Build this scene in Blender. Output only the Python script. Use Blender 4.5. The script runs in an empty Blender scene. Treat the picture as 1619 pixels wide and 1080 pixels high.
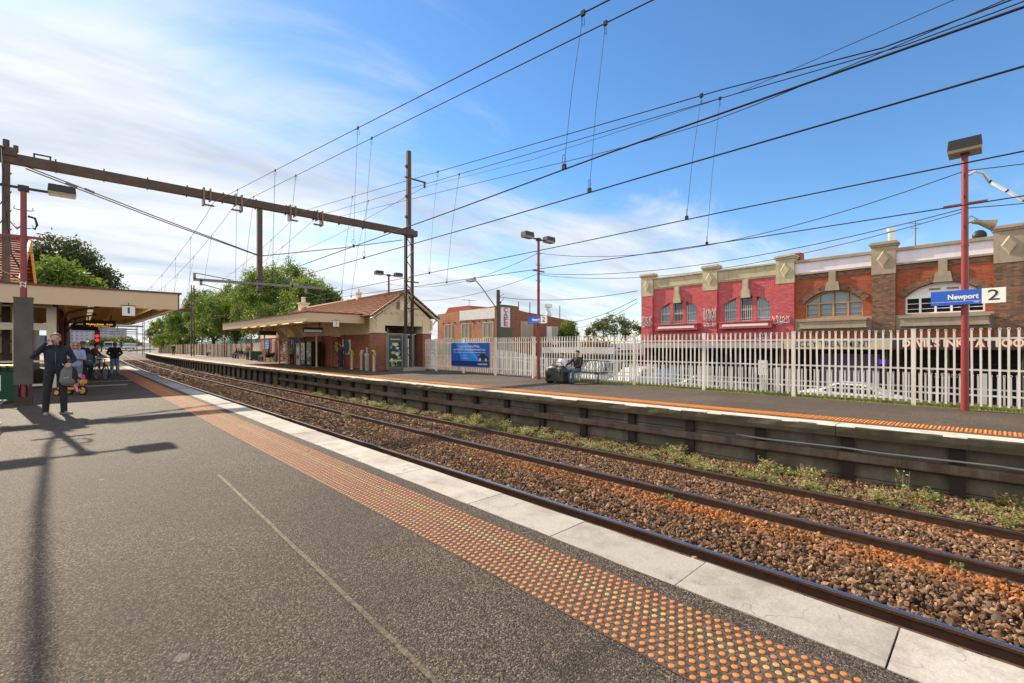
import bpy, bmesh, math, random
import numpy as np
from mathutils import Vector, Matrix
R=math.radians; pi=math.pi
random.seed(7); rng=np.random.default_rng(7)
scene=bpy.context.scene; COL=scene.collection
# ---------------------------------------------------------------- camera model (used for measuring the photograph)
FPX=720.0; CX=809.5; HY=547.0; EYE=1.55; TH=R(43.3)
SN,CS=math.sin(TH),math.cos(TH)
def at(px,py,h=0.0):
    """photo pixel on the horizontal plane z=h -> world point"""
    z=FPX*(EYE-h)/(py-HY); x=(px-CX)/FPX*z
    return Vector((x*CS+z*SN,-x*SN+z*CS,h))
def onx(px,X):
    """photo column on the vertical plane x=X -> world y"""
    t=(px-CX)/FPX
    return X*(CS-t*SN)/(t*CS+SN)
# ---------------------------------------------------------------- object helpers
ORG={}
def tag(o,label=None,cat=None,group=None,kind=None):
    if label: o['label']=label
    if cat: o['category']=cat
    if group: o['group']=group
    if kind: o['kind']=kind
    return o
def thing(name,label,cat,loc=(0,0,0),rz=0.0,group=None):
    o=bpy.data.objects.new(name,None); COL.objects.link(o); o.empty_display_size=.2
    o.location=loc; o.rotation_euler=(0,0,rz); ORG[o]=Vector(loc)
    return tag(o,label,cat,group)
def copy_tree(o,parent=None,group=None):
    c=o.copy(); COL.objects.link(c)
    if parent is not None: c.parent=parent
    if o in ORG: ORG[c]=ORG[o]
    for ch in list(o.children): copy_tree(ch,c)
    return c
class MB:
    def __init__(s): s.v=[]; s.f=[]; s.m=[]; s.sm=[]
    def add(s,vs,fs,m=0,smooth=False):
        b=len(s.v); s.v.extend([tuple(v) for v in vs])
        for f in fs: s.f.append([b+i for i in f]); s.m.append(m); s.sm.append(smooth)
    def box(s,c,d,rz=0.0,m=0,M=None,taper=1.0):
        x,y,z=d[0]/2,d[1]/2,d[2]/2; t=taper
        P=[(-x,-y,-z),(x,-y,-z),(x,y,-z),(-x,y,-z),(-x*t,-y*t,z),(x*t,-y*t,z),(x*t,y*t,z),(-x*t,y*t,z)]
        if M is None: M=Matrix.Rotation(rz,3,'Z') if rz else None
        c=Vector(c)
        P=[(M@Vector(p) if M is not None else Vector(p))+c for p in P]
        s.add(P,[(0,3,2,1),(4,5,6,7),(0,1,5,4),(1,2,6,5),(2,3,7,6),(3,0,4,7)],m); return s
    def bb(s,x0,x1,y0,y1,z0,z1,m=0):
        return s.box(((x0+x1)/2,(y0+y1)/2,(z0+z1)/2),(abs(x1-x0),abs(y1-y0),abs(z1-z0)),m=m)
    def beam(s,p0,p1,w,h,m=0,up=(0,0,1)):
        p0,p1=Vector(p0),Vector(p1); d=p1-p0; L=d.length; d.normalize()
        u=Vector(up)
        if abs(d.dot(u))>.98: u=Vector((1,0,0))
        a=d.cross(u).normalized(); b=a.cross(d)
        M=Matrix((a,d,b)).transposed()
        return s.box((p0+p1)/2,(w,L,h),M=M,m=m)
    def cyl(s,p0,p1,r0,r1=None,n=10,m=0,caps=True,smooth=True):
        r1=r0 if r1 is None else r1
        p0,p1=Vector(p0),Vector(p1); d=(p1-p0)
        if d.length<1e-6: return s
        d.normalize(); u=Vector((0,0,1)) if abs(d.z)<.95 else Vector((1,0,0))
        a=d.cross(u).normalized(); b=d.cross(a)
        V=[]
        for p,r in((p0,r0),(p1,r1)):
            for i in range(n):
                t=2*pi*i/n; V.append(p+a*(r*math.cos(t))+b*(r*math.sin(t)))
        s.add(V,[(i,(i+1)%n,n+(i+1)%n,n+i) for i in range(n)],m,smooth)
        if caps:
            s.add(V[:n],[tuple(range(n))[::-1]],m); s.add(V[n:],[tuple(range(n))],m)
        return s
    def tube(s,pts,r,n=6,m=0,smooth=True):
        pts=[Vector(p) for p in pts]; V=[];k=len(pts)
        for i,p in enumerate(pts):
            d=(pts[min(i+1,k-1)]-pts[max(i-1,0)]).normalized()
            u=Vector((0,0,1)) if abs(d.z)<.97 else Vector((1,0,0))
            a=d.cross(u).normalized(); b=d.cross(a)
            rr=r[i] if isinstance(r,(list,tuple)) else r
            for j in range(n):
                t=2*pi*j/n; V.append(p+a*(rr*math.cos(t))+b*(rr*math.sin(t)))
        F=[(i*n+j,i*n+(j+1)%n,(i+1)*n+(j+1)%n,(i+1)*n+j) for i in range(k-1) for j in range(n)]
        F.append(tuple(range(n))[::-1]); F.append(tuple(range((k-1)*n,k*n)))
        s.add(V,F,m,smooth); return s
    def sph(s,c,r,n=8,m=0,sc=(1,1,1)):
        c=Vector(c); V=[];h=max(4,n//2+1)
        for i in range(1,h):
            a=pi*i/h
            for j in range(n):
                t=2*pi*j/n; V.append(c+Vector((sc[0]*r*math.sin(a)*math.cos(t),sc[1]*r*math.sin(a)*math.sin(t),sc[2]*r*math.cos(a))))
        k=len(V); V+= [c+Vector((0,0,r*sc[2])),c-Vector((0,0,r*sc[2]))]
        F=[(i*n+j,(i+1)*n+j,(i+1)*n+(j+1)%n,i*n+(j+1)%n) for i in range(h-2) for j in range(n)]
        F+=[(k,j,(j+1)%n) for j in range(n)]+[(k+1,(h-2)*n+(j+1)%n,(h-2)*n+j) for j in range(n)]
        s.add(V,F,m,True); return s
    def prism(s,poly,depth,M,m=0,smooth=False):
        """2D polygon (ccw) in local xy, extruded along local z by depth, placed by 4x4 M"""
        n=len(poly); V=[M@Vector((p[0],p[1],0)) for p in poly]+[M@Vector((p[0],p[1],depth)) for p in poly]
        s.add(V,[tuple(range(n))[::-1],tuple(range(n,2*n))],m)
        s.add(V,[(i,(i+1)%n,n+(i+1)%n,n+i) for i in range(n)],m,smooth); return s
    def sweep(s,prof,ys,xf,zf=None,m=0,caps=True,closed=True,smooth=False):
        """profile (dx,z) carried along y, x = xf(y)+dx"""
        k=len(prof); V=[]
        for y in ys:
            for dx,z in prof: V.append((xf(y)+dx,y,z+(zf(y) if zf else 0)))
        e=k if closed else k-1
        F=[(i*k+j,(i+1)*k+j,(i+1)*k+(j+1)%k,i*k+(j+1)%k) for i in range(len(ys)-1) for j in range(e)]
        s.add(V,F,m,smooth)
        if caps and closed:
            s.add(V[:k],[tuple(range(k))],m); s.add(V[-k:],[tuple(range(k))[::-1]],m)
        return s
    def strip(s,x0,x1,ys,z,m=0,nx=1):
        V=[];w=nx+1
        for y in ys:
            a,b=x0(y),x1(y)
            for i in range(w): V.append((a+(b-a)*i/nx,y,z))
        s.add(V,[(i*w+j,i*w+j+1,(i+1)*w+j+1,(i+1)*w+j) for i in range(len(ys)-1) for j in range(nx)],m); return s
    def build(s,name,mats,parent=None,bevel=0,world=True):
        me=bpy.data.meshes.new(name); v=s.v
        if parent is not None and world:
            o=ORG.get(parent,Vector((0,0,0))); v=[(a-o.x,b-o.y,c-o.z) for a,b,c in v]
        me.from_pydata(v,[],s.f)
        if not isinstance(mats,(list,tuple)): mats=[mats]
        for m in mats: me.materials.append(m)
        me.polygons.foreach_set('material_index',s.m); me.polygons.foreach_set('use_smooth',s.sm)
        me.update()
        ob=bpy.data.objects.new(name,me); COL.objects.link(ob)
        if parent is not None:
            ob.parent=parent; ORG[ob]=ORG.get(parent,Vector((0,0,0))).copy() if world else Vector((0,0,0))
        if bevel:
            md=ob.modifiers.new('b','BEVEL'); md.width=bevel; md.segments=2; md.limit_method='ANGLE'; md.angle_limit=R(40)
        return ob
def mesh_np(name,V,F,mats,parent=None,matidx=None,smooth=False):
    """fast mesh from numpy arrays (faces all of one size)"""
    me=bpy.data.meshes.new(name); V=np.asarray(V,dtype=np.float32); F=np.asarray(F,dtype=np.int32)
    me.vertices.add(len(V)); me.vertices.foreach_set('co',V.ravel())
    k=F.shape[1]; me.loops.add(F.size); me.loops.foreach_set('vertex_index',F.ravel())
    me.polygons.add(len(F)); me.polygons.foreach_set('loop_start',np.arange(0,F.size,k,dtype=np.int32))
    me.polygons.foreach_set('loop_total',np.full(len(F),k,dtype=np.int32))
    if not isinstance(mats,(list,tuple)): mats=[mats]
    for m in mats: me.materials.append(m)
    if matidx is not None: me.polygons.foreach_set('material_index',np.asarray(matidx,dtype=np.int32))
    me.polygons.foreach_set('use_smooth',np.full(len(F),smooth))
    me.update(calc_edges=True)
    ob=bpy.data.objects.new(name,me); COL.objects.link(ob)
    if parent is not None: ob.parent=parent; ORG[ob]=Vector((0,0,0))
    return ob
def facing(dirn,loc,rz=0):
    """matrix whose local x runs along the reading direction of a face that looks towards dirn"""
    X,Y,Z={'-x':((0,-1,0),(0,0,1),(-1,0,0)),'-y':((1,0,0),(0,0,1),(0,-1,0)),'+x':((0,1,0),(0,0,1),(1,0,0)),'+y':((-1,0,0),(0,0,1),(0,1,0)),'+z':((1,0,0),(0,1,0),(0,0,1))}[dirn]
    M=Matrix.Identity(4)
    for i in range(3): M[i][0]=X[i];M[i][1]=Y[i];M[i][2]=Z[i]
    return Matrix.Translation(loc)@Matrix.Rotation(rz,4,'Z')@M
def text(body,size,M,mat,name,parent,align='CENTER',bold=0.0,width=None,ext=.004):
    cu=bpy.data.curves.new('t','FONT'); cu.body=body; cu.size=size; cu.align_x=align; cu.align_y='CENTER'
    cu.offset=bold; cu.extrude=ext; cu.resolution_u=3
    ob=bpy.data.objects.new('t',cu); COL.objects.link(ob)
    dg=bpy.context.evaluated_depsgraph_get(); me=bpy.data.meshes.new_from_object(ob.evaluated_get(dg))
    bpy.data.objects.remove(ob)
    if width and len(me.vertices):
        xs=[v.co.x for v in me.vertices]; k=width/(max(xs)-min(xs))
        for v in me.vertices: v.co.x*=k
    o=ORG.get(parent,Vector((0,0,0)))
    me.transform(Matrix.Translation(-o)@M); me.materials.clear(); me.materials.append(mat)
    me.name=name; ob=bpy.data.objects.new(name,me); COL.objects.link(ob); ob.parent=parent; ORG[ob]=o.copy()
    return ob
# ---------------------------------------------------------------- materials
MATS={}
def nodes(name):
    m=bpy.data.materials.new(name); m.use_nodes=True; nt=m.node_tree
    return m,nt,nt.nodes['Principled BSDF']
def N(nt,t,**kw):
    n=nt.nodes.new(t)
    for k,v in kw.items():
        if k in n.inputs.keys() if hasattr(n.inputs,'keys') else False: n.inputs[k].default_value=v
        else: setattr(n,k,v)
    return n
def pos(nt): return nt.nodes.new('ShaderNodeNewGeometry').outputs['Position']
def objco(nt): return nt.nodes.new('ShaderNodeTexCoord').outputs['Object']
def noise(nt,scale,detail=4,rough=.6,co=None,dist=0):
    n=nt.nodes.new('ShaderNodeTexNoise'); n.inputs['Scale'].default_value=scale; n.inputs['Detail'].default_value=detail
    n.inputs['Roughness'].default_value=rough; n.inputs['Distortion'].default_value=dist
    nt.links.new(co if co is not None else pos(nt),n.inputs['Vector']); return n.outputs['Fac']
def ramp(nt,fac,stops,interp='LINEAR'):
    r=nt.nodes.new('ShaderNodeValToRGB'); r.color_ramp.interpolation=interp
    while len(r.color_ramp.elements)<len(stops): r.color_ramp.elements.new(.5)
    for e,(p,c) in zip(r.color_ramp.elements,stops):
        e.position=p; e.color=(c if isinstance(c,(tuple,list)) else (c,c,c))[:3]+(1,) if isinstance(c,(tuple,list)) else (c,c,c,1)
    nt.links.new(fac,r.inputs['Fac']); return r.outputs['Color']
def mix(nt,fac,a,b,mode='MIX'):
    n=nt.nodes.new('ShaderNodeMix'); n.data_type='RGBA'; n.blend_type=mode
    for s,v in((0,fac),(6,a),(7,b)):
        if isinstance(v,(int,float)): n.inputs[s].default_value=v
        elif isinstance(v,(tuple,list)): n.inputs[s].default_value=tuple(v[:3])+(1,)
        else: nt.links.new(v,n.inputs[s])
    return n.outputs[2]
def math_(nt,op,a,b=None,c=None,clamp=False):
    n=nt.nodes.new('ShaderNodeMath'); n.operation=op; n.use_clamp=clamp
    for i,v in enumerate((a,b,c)):
        if v is None: continue
        if isinstance(v,(int,float)): n.inputs[i].default_value=v
        else: nt.links.new(v,n.inputs[i])
    return n.outputs[0]
def bump(nt,bs,h,strength=.4,dist=.02):
    b=nt.nodes.new('ShaderNodeBump'); b.inputs['Strength'].default_value=strength; b.inputs['Distance'].default_value=dist
    nt.links.new(h,b.inputs['Height']); nt.links.new(b.outputs['Normal'],bs.inputs['Normal'])
def M_(name,col,rough=.6,metal=0,var=.25,scale=4,dark=None,bmp=0,bscale=40,spec=None,emit=0,obj=False,streak=False):
    """painted / plain surface with dirt variation"""
    if name in MATS: return MATS[name]
    m,nt,b=nodes(name); co=objco(nt) if obj else pos(nt)
    if streak:
        mp=nt.nodes.new('ShaderNodeMapping'); mp.inputs['Scale'].default_value=(1,1,.18); nt.links.new(co,mp.inputs['Vector']); co=mp.outputs['Vector']
    f=noise(nt,scale,6,.65,co)
    d=dark or tuple(c*.55 for c in col)
    fr=ramp(nt,f,[(.3,1.0),(.62,0.0)])
    mul=math_(nt,'MULTIPLY',fr,var)
    nt.links.new(mix(nt,mul,col,d),b.inputs['Base Color'])
    b.inputs['Roughness'].default_value=rough; b.inputs['Metallic'].default_value=metal
    if spec is not None: b.inputs['Specular IOR Level'].default_value=spec
    if emit:
        b.inputs['Emission Color'].default_value=tuple(col)+(1,); b.inputs['Emission Strength'].default_value=emit
    if bmp: bump(nt,b,noise(nt,bscale,3,.6,co),bmp,.01)
    MATS[name]=m; return m
def uvw(nt):
    """u = x+y, v = z : works on any axis-aligned wall"""
    s=nt.nodes.new('ShaderNodeSeparateXYZ'); nt.links.new(pos(nt),s.inputs[0])
    c=nt.nodes.new('ShaderNodeCombineXYZ')
    nt.links.new(math_(nt,'ADD',s.outputs[0],s.outputs[1]),c.inputs[0]); nt.links.new(s.outputs[2],c.inputs[1]); return c.outputs[0]
def streaks(nt):
    """rain streaks: noise stretched down the wall"""
    mp=nt.nodes.new('ShaderNodeMapping'); mp.inputs['Scale'].default_value=(1,1,.09); nt.links.new(pos(nt),mp.inputs['Vector'])
    return ramp(nt,noise(nt,2.6,5,.65,mp.outputs['Vector']),[(.50,0.),(.72,1.)])
def brick(name,c1,c2,mortar,sc=1.0,w=.24,h=.086,msize=.01,stain=.4,stainc=(.1,.07,.06),rough=.85,bmp=.5):
    m,nt,b=nodes(name); co=uvw(nt)
    t=nt.nodes.new('ShaderNodeTexBrick'); nt.links.new(co,t.inputs['Vector'])
    t.inputs['Color1'].default_value=c1+(1,); t.inputs['Color2'].default_value=c2+(1,); t.inputs['Mortar'].default_value=mortar+(1,)
    t.inputs['Scale'].default_value=sc; t.inputs['Brick Width'].default_value=w; t.inputs['Row Height'].default_value=h
    t.inputs['Mortar Size'].default_value=msize; t.inputs['Bias'].default_value=-.1; t.inputs['Mortar Smooth'].default_value=.3
    n1=noise(nt,1.3,6,.7); n2=noise(nt,14,4,.6)
    c=mix(nt,math_(nt,'MULTIPLY',ramp(nt,n1,[(.42,0.),(.7,1.)]),stain),t.outputs['Color'],stainc)
    c=mix(nt,.35,c,ramp(nt,n2,[(.3,.35),(.7,.65)]),'OVERLAY')
    c=mix(nt,math_(nt,'MULTIPLY',streaks(nt),.45),c,stainc)
    nt.links.new(c,b.inputs['Base Color']); b.inputs['Roughness'].default_value=rough
    bump(nt,b,math_(nt,'ADD',t.outputs['Fac'],math_(nt,'MULTIPLY',n2,-.5)),-bmp,.015)
    MATS[name]=m; return m
# ---------------------------------------------------------------- camera, light, sky
cd=bpy.data.cameras.new('camera'); cam=bpy.data.objects.new('camera',cd); COL.objects.link(cam); scene.camera=cam
cd.sensor_width=36; cd.lens=FPX/1619*36; cd.shift_y=7/1619; cd.clip_start=.05; cd.clip_end=6000
cam.location=(0,0,EYE); cam.rotation_euler=(pi/2,0,-TH)
SUN_EL,SUN_AZ=33.5,-7.8
sv=Vector((math.sin(R(SUN_AZ))*math.cos(R(SUN_EL)),math.cos(R(SUN_AZ))*math.cos(R(SUN_EL)),math.sin(R(SUN_EL))))
sl=bpy.data.lights.new('sun','SUN'); so=bpy.data.objects.new('sun',sl); COL.objects.link(so)
sl.energy=5.0; sl.angle=R(.5); sl.color=(1,.865,.665); so.rotation_euler=(-sv).to_track_quat('-Z','Y').to_euler()
w=bpy.data.worlds.new('World'); scene.world=w; w.use_nodes=True; nt=w.node_tree; nt.nodes.clear()
out=nt.nodes.new('ShaderNodeOutputWorld'); bg=nt.nodes.new('ShaderNodeBackground'); nt.links.new(bg.outputs[0],out.inputs[0])
sky=nt.nodes.new('ShaderNodeTexSky'); sky.sky_type='NISHITA'; sky.sun_disc=False; sky.sun_elevation=R(SUN_EL); sky.sun_rotation=R(SUN_AZ)
sky.air_density=1.0; sky.dust_density=.15; sky.ozone_density=3.2; sky.altitude=0
g=nt.nodes.new('ShaderNodeTexCoord').outputs['Generated']
sp=nt.nodes.new('ShaderNodeSeparateXYZ'); nt.links.new(g,sp.inputs[0]); zz=sp.outputs[2]
zc=math_(nt,'ADD',math_(nt,'MAXIMUM',zz,0.0),.14)
cb=nt.nodes.new('ShaderNodeCombineXYZ'); nt.links.new(math_(nt,'DIVIDE',sp.outputs[0],zc),cb.inputs[0]); nt.links.new(math_(nt,'DIVIDE',sp.outputs[1],zc),cb.inputs[1])
def cl(rot,sc,seed):
    mp=nt.nodes.new('ShaderNodeMapping'); mp.inputs['Rotation'].default_value=(0,0,R(rot)); mp.inputs['Scale'].default_value=sc; mp.inputs['Location'].default_value=(seed,seed*.7,0)
    nt.links.new(cb.outputs[0],mp.inputs['Vector']); return mp.outputs['Vector']
wisp=noise(nt,1.0,8,.62,cl(28,(.66,1.25,1),3.1),.7)
soft=noise(nt,.42,5,.5,cl(-10,(.8,1.2,1),8.3),.3)
strk=noise(nt,1.0,7,.6,cl(46,(.16,.62,1),1.7),.4)
# how cloudy each side of the sky is: dense to the north-west and low down, clear in the east
dl=nt.nodes.new('ShaderNodeVectorMath'); dl.operation='DOT_PRODUCT'; nt.links.new(g,dl.inputs[0]); dl.inputs[1].default_value=(-.62,.72,-.32)
side=dl.outputs['Value']
cov=math_(nt,'MULTIPLY_ADD',side,.62,.12)
low=math_(nt,'MULTIPLY',math_(nt,'SUBTRACT',.40,zz,clamp=True),1.5)
den=math_(nt,'ADD',math_(nt,'ADD',math_(nt,'MULTIPLY',wisp,1.15),math_(nt,'MULTIPLY',soft,.70)),math_(nt,'MULTIPLY',strk,.5))
den=math_(nt,'ADD',den,math_(nt,'ADD',math_(nt,'MULTIPLY',cov,.68),math_(nt,'MULTIPLY',low,.55)))
cf=ramp(nt,den,[(.98,0.),(1.34,.86)]); 
cfm=nt.nodes.new('ShaderNodeMapRange'); cfm.inputs[1].default_value=1.16; cfm.inputs[2].default_value=1.60; cfm.inputs[3].default_value=.03; cfm.inputs[4].default_value=.93; cfm.interpolation_type='SMOOTHSTEP'
nt.links.new(den,cfm.inputs[0])
shade=ramp(nt,noise(nt,1.0,6,.6,cl(35,(.5,1.5,1),5.5),.3),[(.36,(3.0,3.35,3.85)),(.56,(5.0,5.05,5.1))])
hs=nt.nodes.new('ShaderNodeHueSaturation'); hs.inputs['Saturation'].default_value=1.22; hs.inputs['Value'].default_value=1.02; nt.links.new(sky.outputs[0],hs.inputs['Color'])
skyc=mix(nt,cfm.outputs[0],hs.outputs[0],shade)
# unseen bright cloud bank, added behind and left of camera to fill-light facades
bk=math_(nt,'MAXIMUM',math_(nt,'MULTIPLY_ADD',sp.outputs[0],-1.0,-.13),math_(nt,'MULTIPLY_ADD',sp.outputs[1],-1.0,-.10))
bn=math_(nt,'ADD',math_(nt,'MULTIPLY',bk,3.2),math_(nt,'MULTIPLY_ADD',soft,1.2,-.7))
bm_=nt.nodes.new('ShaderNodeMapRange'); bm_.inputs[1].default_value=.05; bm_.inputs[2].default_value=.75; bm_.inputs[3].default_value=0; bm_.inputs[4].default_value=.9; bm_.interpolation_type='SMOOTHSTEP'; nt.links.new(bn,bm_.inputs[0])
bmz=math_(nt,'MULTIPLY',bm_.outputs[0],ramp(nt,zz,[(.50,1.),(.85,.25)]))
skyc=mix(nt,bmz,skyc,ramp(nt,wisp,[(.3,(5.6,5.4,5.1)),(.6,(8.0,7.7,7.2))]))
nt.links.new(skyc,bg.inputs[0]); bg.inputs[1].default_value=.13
vs=scene.view_settings; vs.view_transform='Standard'; vs.look='None'; vs.exposure=0.62; vs.gamma=1
scene.display_settings.display_device='sRGB'
# ---------------------------------------------------------------- alignment of tracks and platforms (all curve gently)
def curve(tab,win=6):
    a=np.array(tab,float)
    def f(y):
        w_=win*(.25+min(1,max(0,abs(y)/60))*1.2)
        return float(np.mean(np.interp(np.linspace(y-w_,y+w_,9),a[:,0],a[:,1])))
    return f
_r1=[(-40,6.6),(-5,5.86),(0,5.74),(5,5.61),(10,5.48),(15,5.36),(20,5.25),(30,5.02),(45,4.78),(65,4.62),(85,4.75),(110,5.1),(133,5.55),(160,6.4),(190,7.4),(230,8.4),(280,9.2),(330,12.5),(400,23),(520,48)]
R1=curve(_r1)
E1=curve([(-40,4.0),(-6,3.36),(0,3.28),(5,3.18),(10,3.08),(17.5,2.94),(30,2.76),(42,2.62),(52,2.48),(70,2.35),(100,2.5),(140,3)])
E2=curve([(-40,12.6),(-5,11.3),(0,10.92),(3,10.65),(8.5,10.32),(12.5,10.07),(18,9.76),(24,9.5),(43,9.05),(60,8.85),(82,8.76),(110,9.35),(140,10.3)])
YN=[-7+.5*i for i in range(40)]+[13+1.5*i for i in range(25)]+[52+4*i for i in range(14)]
YT=YN+[110+8*i for i in range(50)]
# ---------------------------------------------------------------- ground materials
def asphalt(name='asphalt',k=1.0):
    m,nt,b=nodes(name); n1=noise(nt,70,4,.75); n2=noise(nt,.55,6,.65); n3=noise(nt,170,2,.5); n4=noise(nt,2.6,5,.7)
    vo=nt.nodes.new('ShaderNodeTexVoronoi'); vo.inputs['Scale'].default_value=112; nt.links.new(pos(nt),vo.inputs['Vector'])
    sx=nt.nodes.new('ShaderNodeSeparateColor'); nt.links.new(vo.outputs['Color'],sx.inputs[0])
    agg=math_(nt,'ADD',math_(nt,'MULTIPLY',sx.outputs[0],.62),math_(nt,'MULTIPLY',n1,.55))
    agg=math_(nt,'SUBTRACT',agg,math_(nt,'MULTIPLY',vo.outputs['Distance'],.22))
    c=ramp(nt,agg,[(p_,(c_[0]*k*1.0,c_[1]*k,c_[2]*k*1.0)) for p_,c_ in((.24,(.017,.0115,.008)),(.48,(.071,.050,.035)),(.70,(.142,.106,.075)),(.86,(.33,.26,.19)))])
    c=mix(nt,math_(nt,'MULTIPLY',ramp(nt,n2,[(.35,0.),(.7,1.)]),.45),c,(.05,.044,.04))
    c=mix(nt,math_(nt,'MULTIPLY',ramp(nt,n4,[(.60,0.),(.76,1.)]),.3),c,(.2,.18,.16))
    vg=nt.nodes.new('ShaderNodeTexVoronoi'); vg.inputs['Scale'].default_value=2.1; nt.links.new(pos(nt),vg.inputs['Vector'])   # old chewing gum
    gs=nt.nodes.new('ShaderNodeSeparateColor'); nt.links.new(vg.outputs['Color'],gs.inputs[0])
    gum=math_(nt,'LESS_THAN',vg.outputs['Distance'],math_(nt,'MULTIPLY_ADD',gs.outputs[1],.075,math_(nt,'MULTIPLY',noise(nt,40,2,.5),.03)))
    c=mix(nt,math_(nt,'MULTIPLY',math_(nt,'MULTIPLY',gum,math_(nt,'GREATER_THAN',gs.outputs[0],.3)),.5),c,(.32,.28,.235))
    vc=nt.nodes.new('ShaderNodeTexVoronoi'); vc.feature='DISTANCE_TO_EDGE'; vc.inputs['Scale'].default_value=.32     # old cracks
    nz=nt.nodes.new('ShaderNodeTexNoise'); nz.inputs['Scale'].default_value=2.2; nz.inputs['Detail'].default_value=5; nt.links.new(pos(nt),nz.inputs['Vector'])
    ws=nt.nodes.new('ShaderNodeVectorMath'); ws.operation='SCALE'; nt.links.new(nz.outputs['Color'],ws.inputs[0]); ws.inputs['Scale'].default_value=.7
    wa=nt.nodes.new('ShaderNodeVectorMath'); wa.operation='ADD'; nt.links.new(pos(nt),wa.inputs[0]); nt.links.new(ws.outputs[0],wa.inputs[1]); nt.links.new(wa.outputs[0],vc.inputs['Vector'])
    c=mix(nt,math_(nt,'MULTIPLY',ramp(nt,vc.outputs['Distance'],[(.002,1.),(.008,0.)]),ramp(nt,n2,[(.52,0.),(.60,.5)])),c,(.012,.01,.008))
    n6=noise(nt,.23,4,.6); c=mix(nt,math_(nt,'MULTIPLY',ramp(nt,n6,[(.46,0.),(.54,1.)]),.35),c,(.045,.033,.023))
    nt.links.new(c,b.inputs['Base Color'])
    nt.links.new(ramp(nt,n1,[(.3,.9),(.7,.6)]),b.inputs['Roughness']); b.inputs['Specular IOR Level'].default_value=.3
    h=math_(nt,'ADD',math_(nt,'MULTIPLY',vo.outputs['Distance'],-.9),math_(nt,'MULTIPLY',n3,.8))
    bump(nt,b,h,.8,.010); return m
ASPH=asphalt('asphalt',1.14); ASPH2=asphalt('asphalt_pale',1.55)  # second is the same asphalt in a paler tone, for the far platform
def concrete(name,col,dirt,amt=.5,moss=None,isl=False):
    m,nt,b=nodes(name); n1=noise(nt,2.2,7,.7); n2=noise(nt,60,4,.6); n3=noise(nt,.9,4,.6)
    c=mix(nt,math_(nt,'MULTIPLY',ramp(nt,n1,[(.45,0.),(.75,1.)]),amt),col,dirt)
    c=mix(nt,.3,c,ramp(nt,n2,[(.3,.3),(.7,.7)]),'OVERLAY')
    if moss: c=mix(nt,math_(nt,'MULTIPLY',ramp(nt,n3,[(.4,0.),(.6,1.)]),.7),c,moss)
    # hairline cracks
    vo=nt.nodes.new('ShaderNodeTexVoronoi'); vo.feature='DISTANCE_TO_EDGE'; vo.inputs['Scale'].default_value=1.5
    wob=nt.nodes.new('ShaderNodeVectorMath'); wob.operation='ADD'; nz=nt.nodes.new('ShaderNodeTexNoise'); nz.inputs['Scale'].default_value=3.5; nt.links.new(pos(nt),nz.inputs['Vector'])
    sc=nt.nodes.new('ShaderNodeVectorMath'); sc.operation='SCALE'; nt.links.new(nz.outputs['Color'],sc.inputs[0]); sc.inputs['Scale'].default_value=.6
    nt.links.new(pos(nt),wob.inputs[0]); nt.links.new(sc.outputs[0],wob.inputs[1]); nt.links.new(wob.outputs[0],vo.inputs['Vector'])
    crack=math_(nt,'MULTIPLY',ramp(nt,vo.outputs['Distance'],[(.003,1.),(.010,0.)]),ramp(nt,n3,[(.47,0.),(.53,.55)]))
    c=mix(nt,crack,c,(.09,.08,.07))
    if isl: c=mix(nt,1.0,c,ramp(nt,nt.nodes.new('ShaderNodeNewGeometry').outputs['Random Per Island'],[(0,.80),(1,1.08)]),'MULTIPLY')
    else: c=mix(nt,math_(nt,'MULTIPLY',streaks(nt),.5),c,dirt)
    nt.links.new(c,b.inputs['Base Color']); b.inputs['Roughness'].default_value=.85
    bump(nt,b,n2,.35,.006); return m
COPE=concrete('white_coping',(.46,.42,.365),(.22,.185,.145),.85,isl=True)
COPE2=concrete('worn_coping',(.62,.58,.50),(.30,.26,.2),.7)
CONC=concrete('wall_concrete',(.20,.175,.145),(.06,.05,.04),.9,(.10,.088,.06))
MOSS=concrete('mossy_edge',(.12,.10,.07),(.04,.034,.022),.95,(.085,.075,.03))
def earth(name,a,b_,sc=3,bs=.6):
    m,nt,b=nodes(name); c=ramp(nt,noise(nt,sc,7,.7),[(.35,a),(.65,b_)]); n=noise(nt,35,4,.7)
    c=mix(nt,.5,c,ramp(nt,n,[(.3,.2),(.7,.8)]),'OVERLAY')
    nt.links.new(c,b.inputs['Base Color']); b.inputs['Roughness'].default_value=.95; bump(nt,b,n,bs,.05); return m
BED=earth('ballast_bed',(.05,.03,.019),(.13,.075,.043))
DIRT=earth('street_ground',(.10,.095,.09),(.15,.145,.135),.6,.2)
GRASSB=earth('grass_soil',(.09,.11,.02),(.17,.15,.05),4,.8)
RUSTW=concrete('oxide',(.2,.08,.03),(.1,.05,.03),.5)
# ---------------------------------------------------------------- the ground
def struct(o): o['kind']='structure'; return o
YG=[-400]+YT+[700,1500,4000]
b=MB(); b.strip(lambda y:-2500,lambda y:3500,[-400,0,500,4000],-1.62); struct(b.build('ground',DIRT))
b=MB(); b.strip(lambda y:R1(y)-3.2,lambda y:R1(y)+7.2 if y<135 else R1(y)+6.2,YT,-1.17,nx=6); struct(b.build('track_bed',BED))
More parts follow.
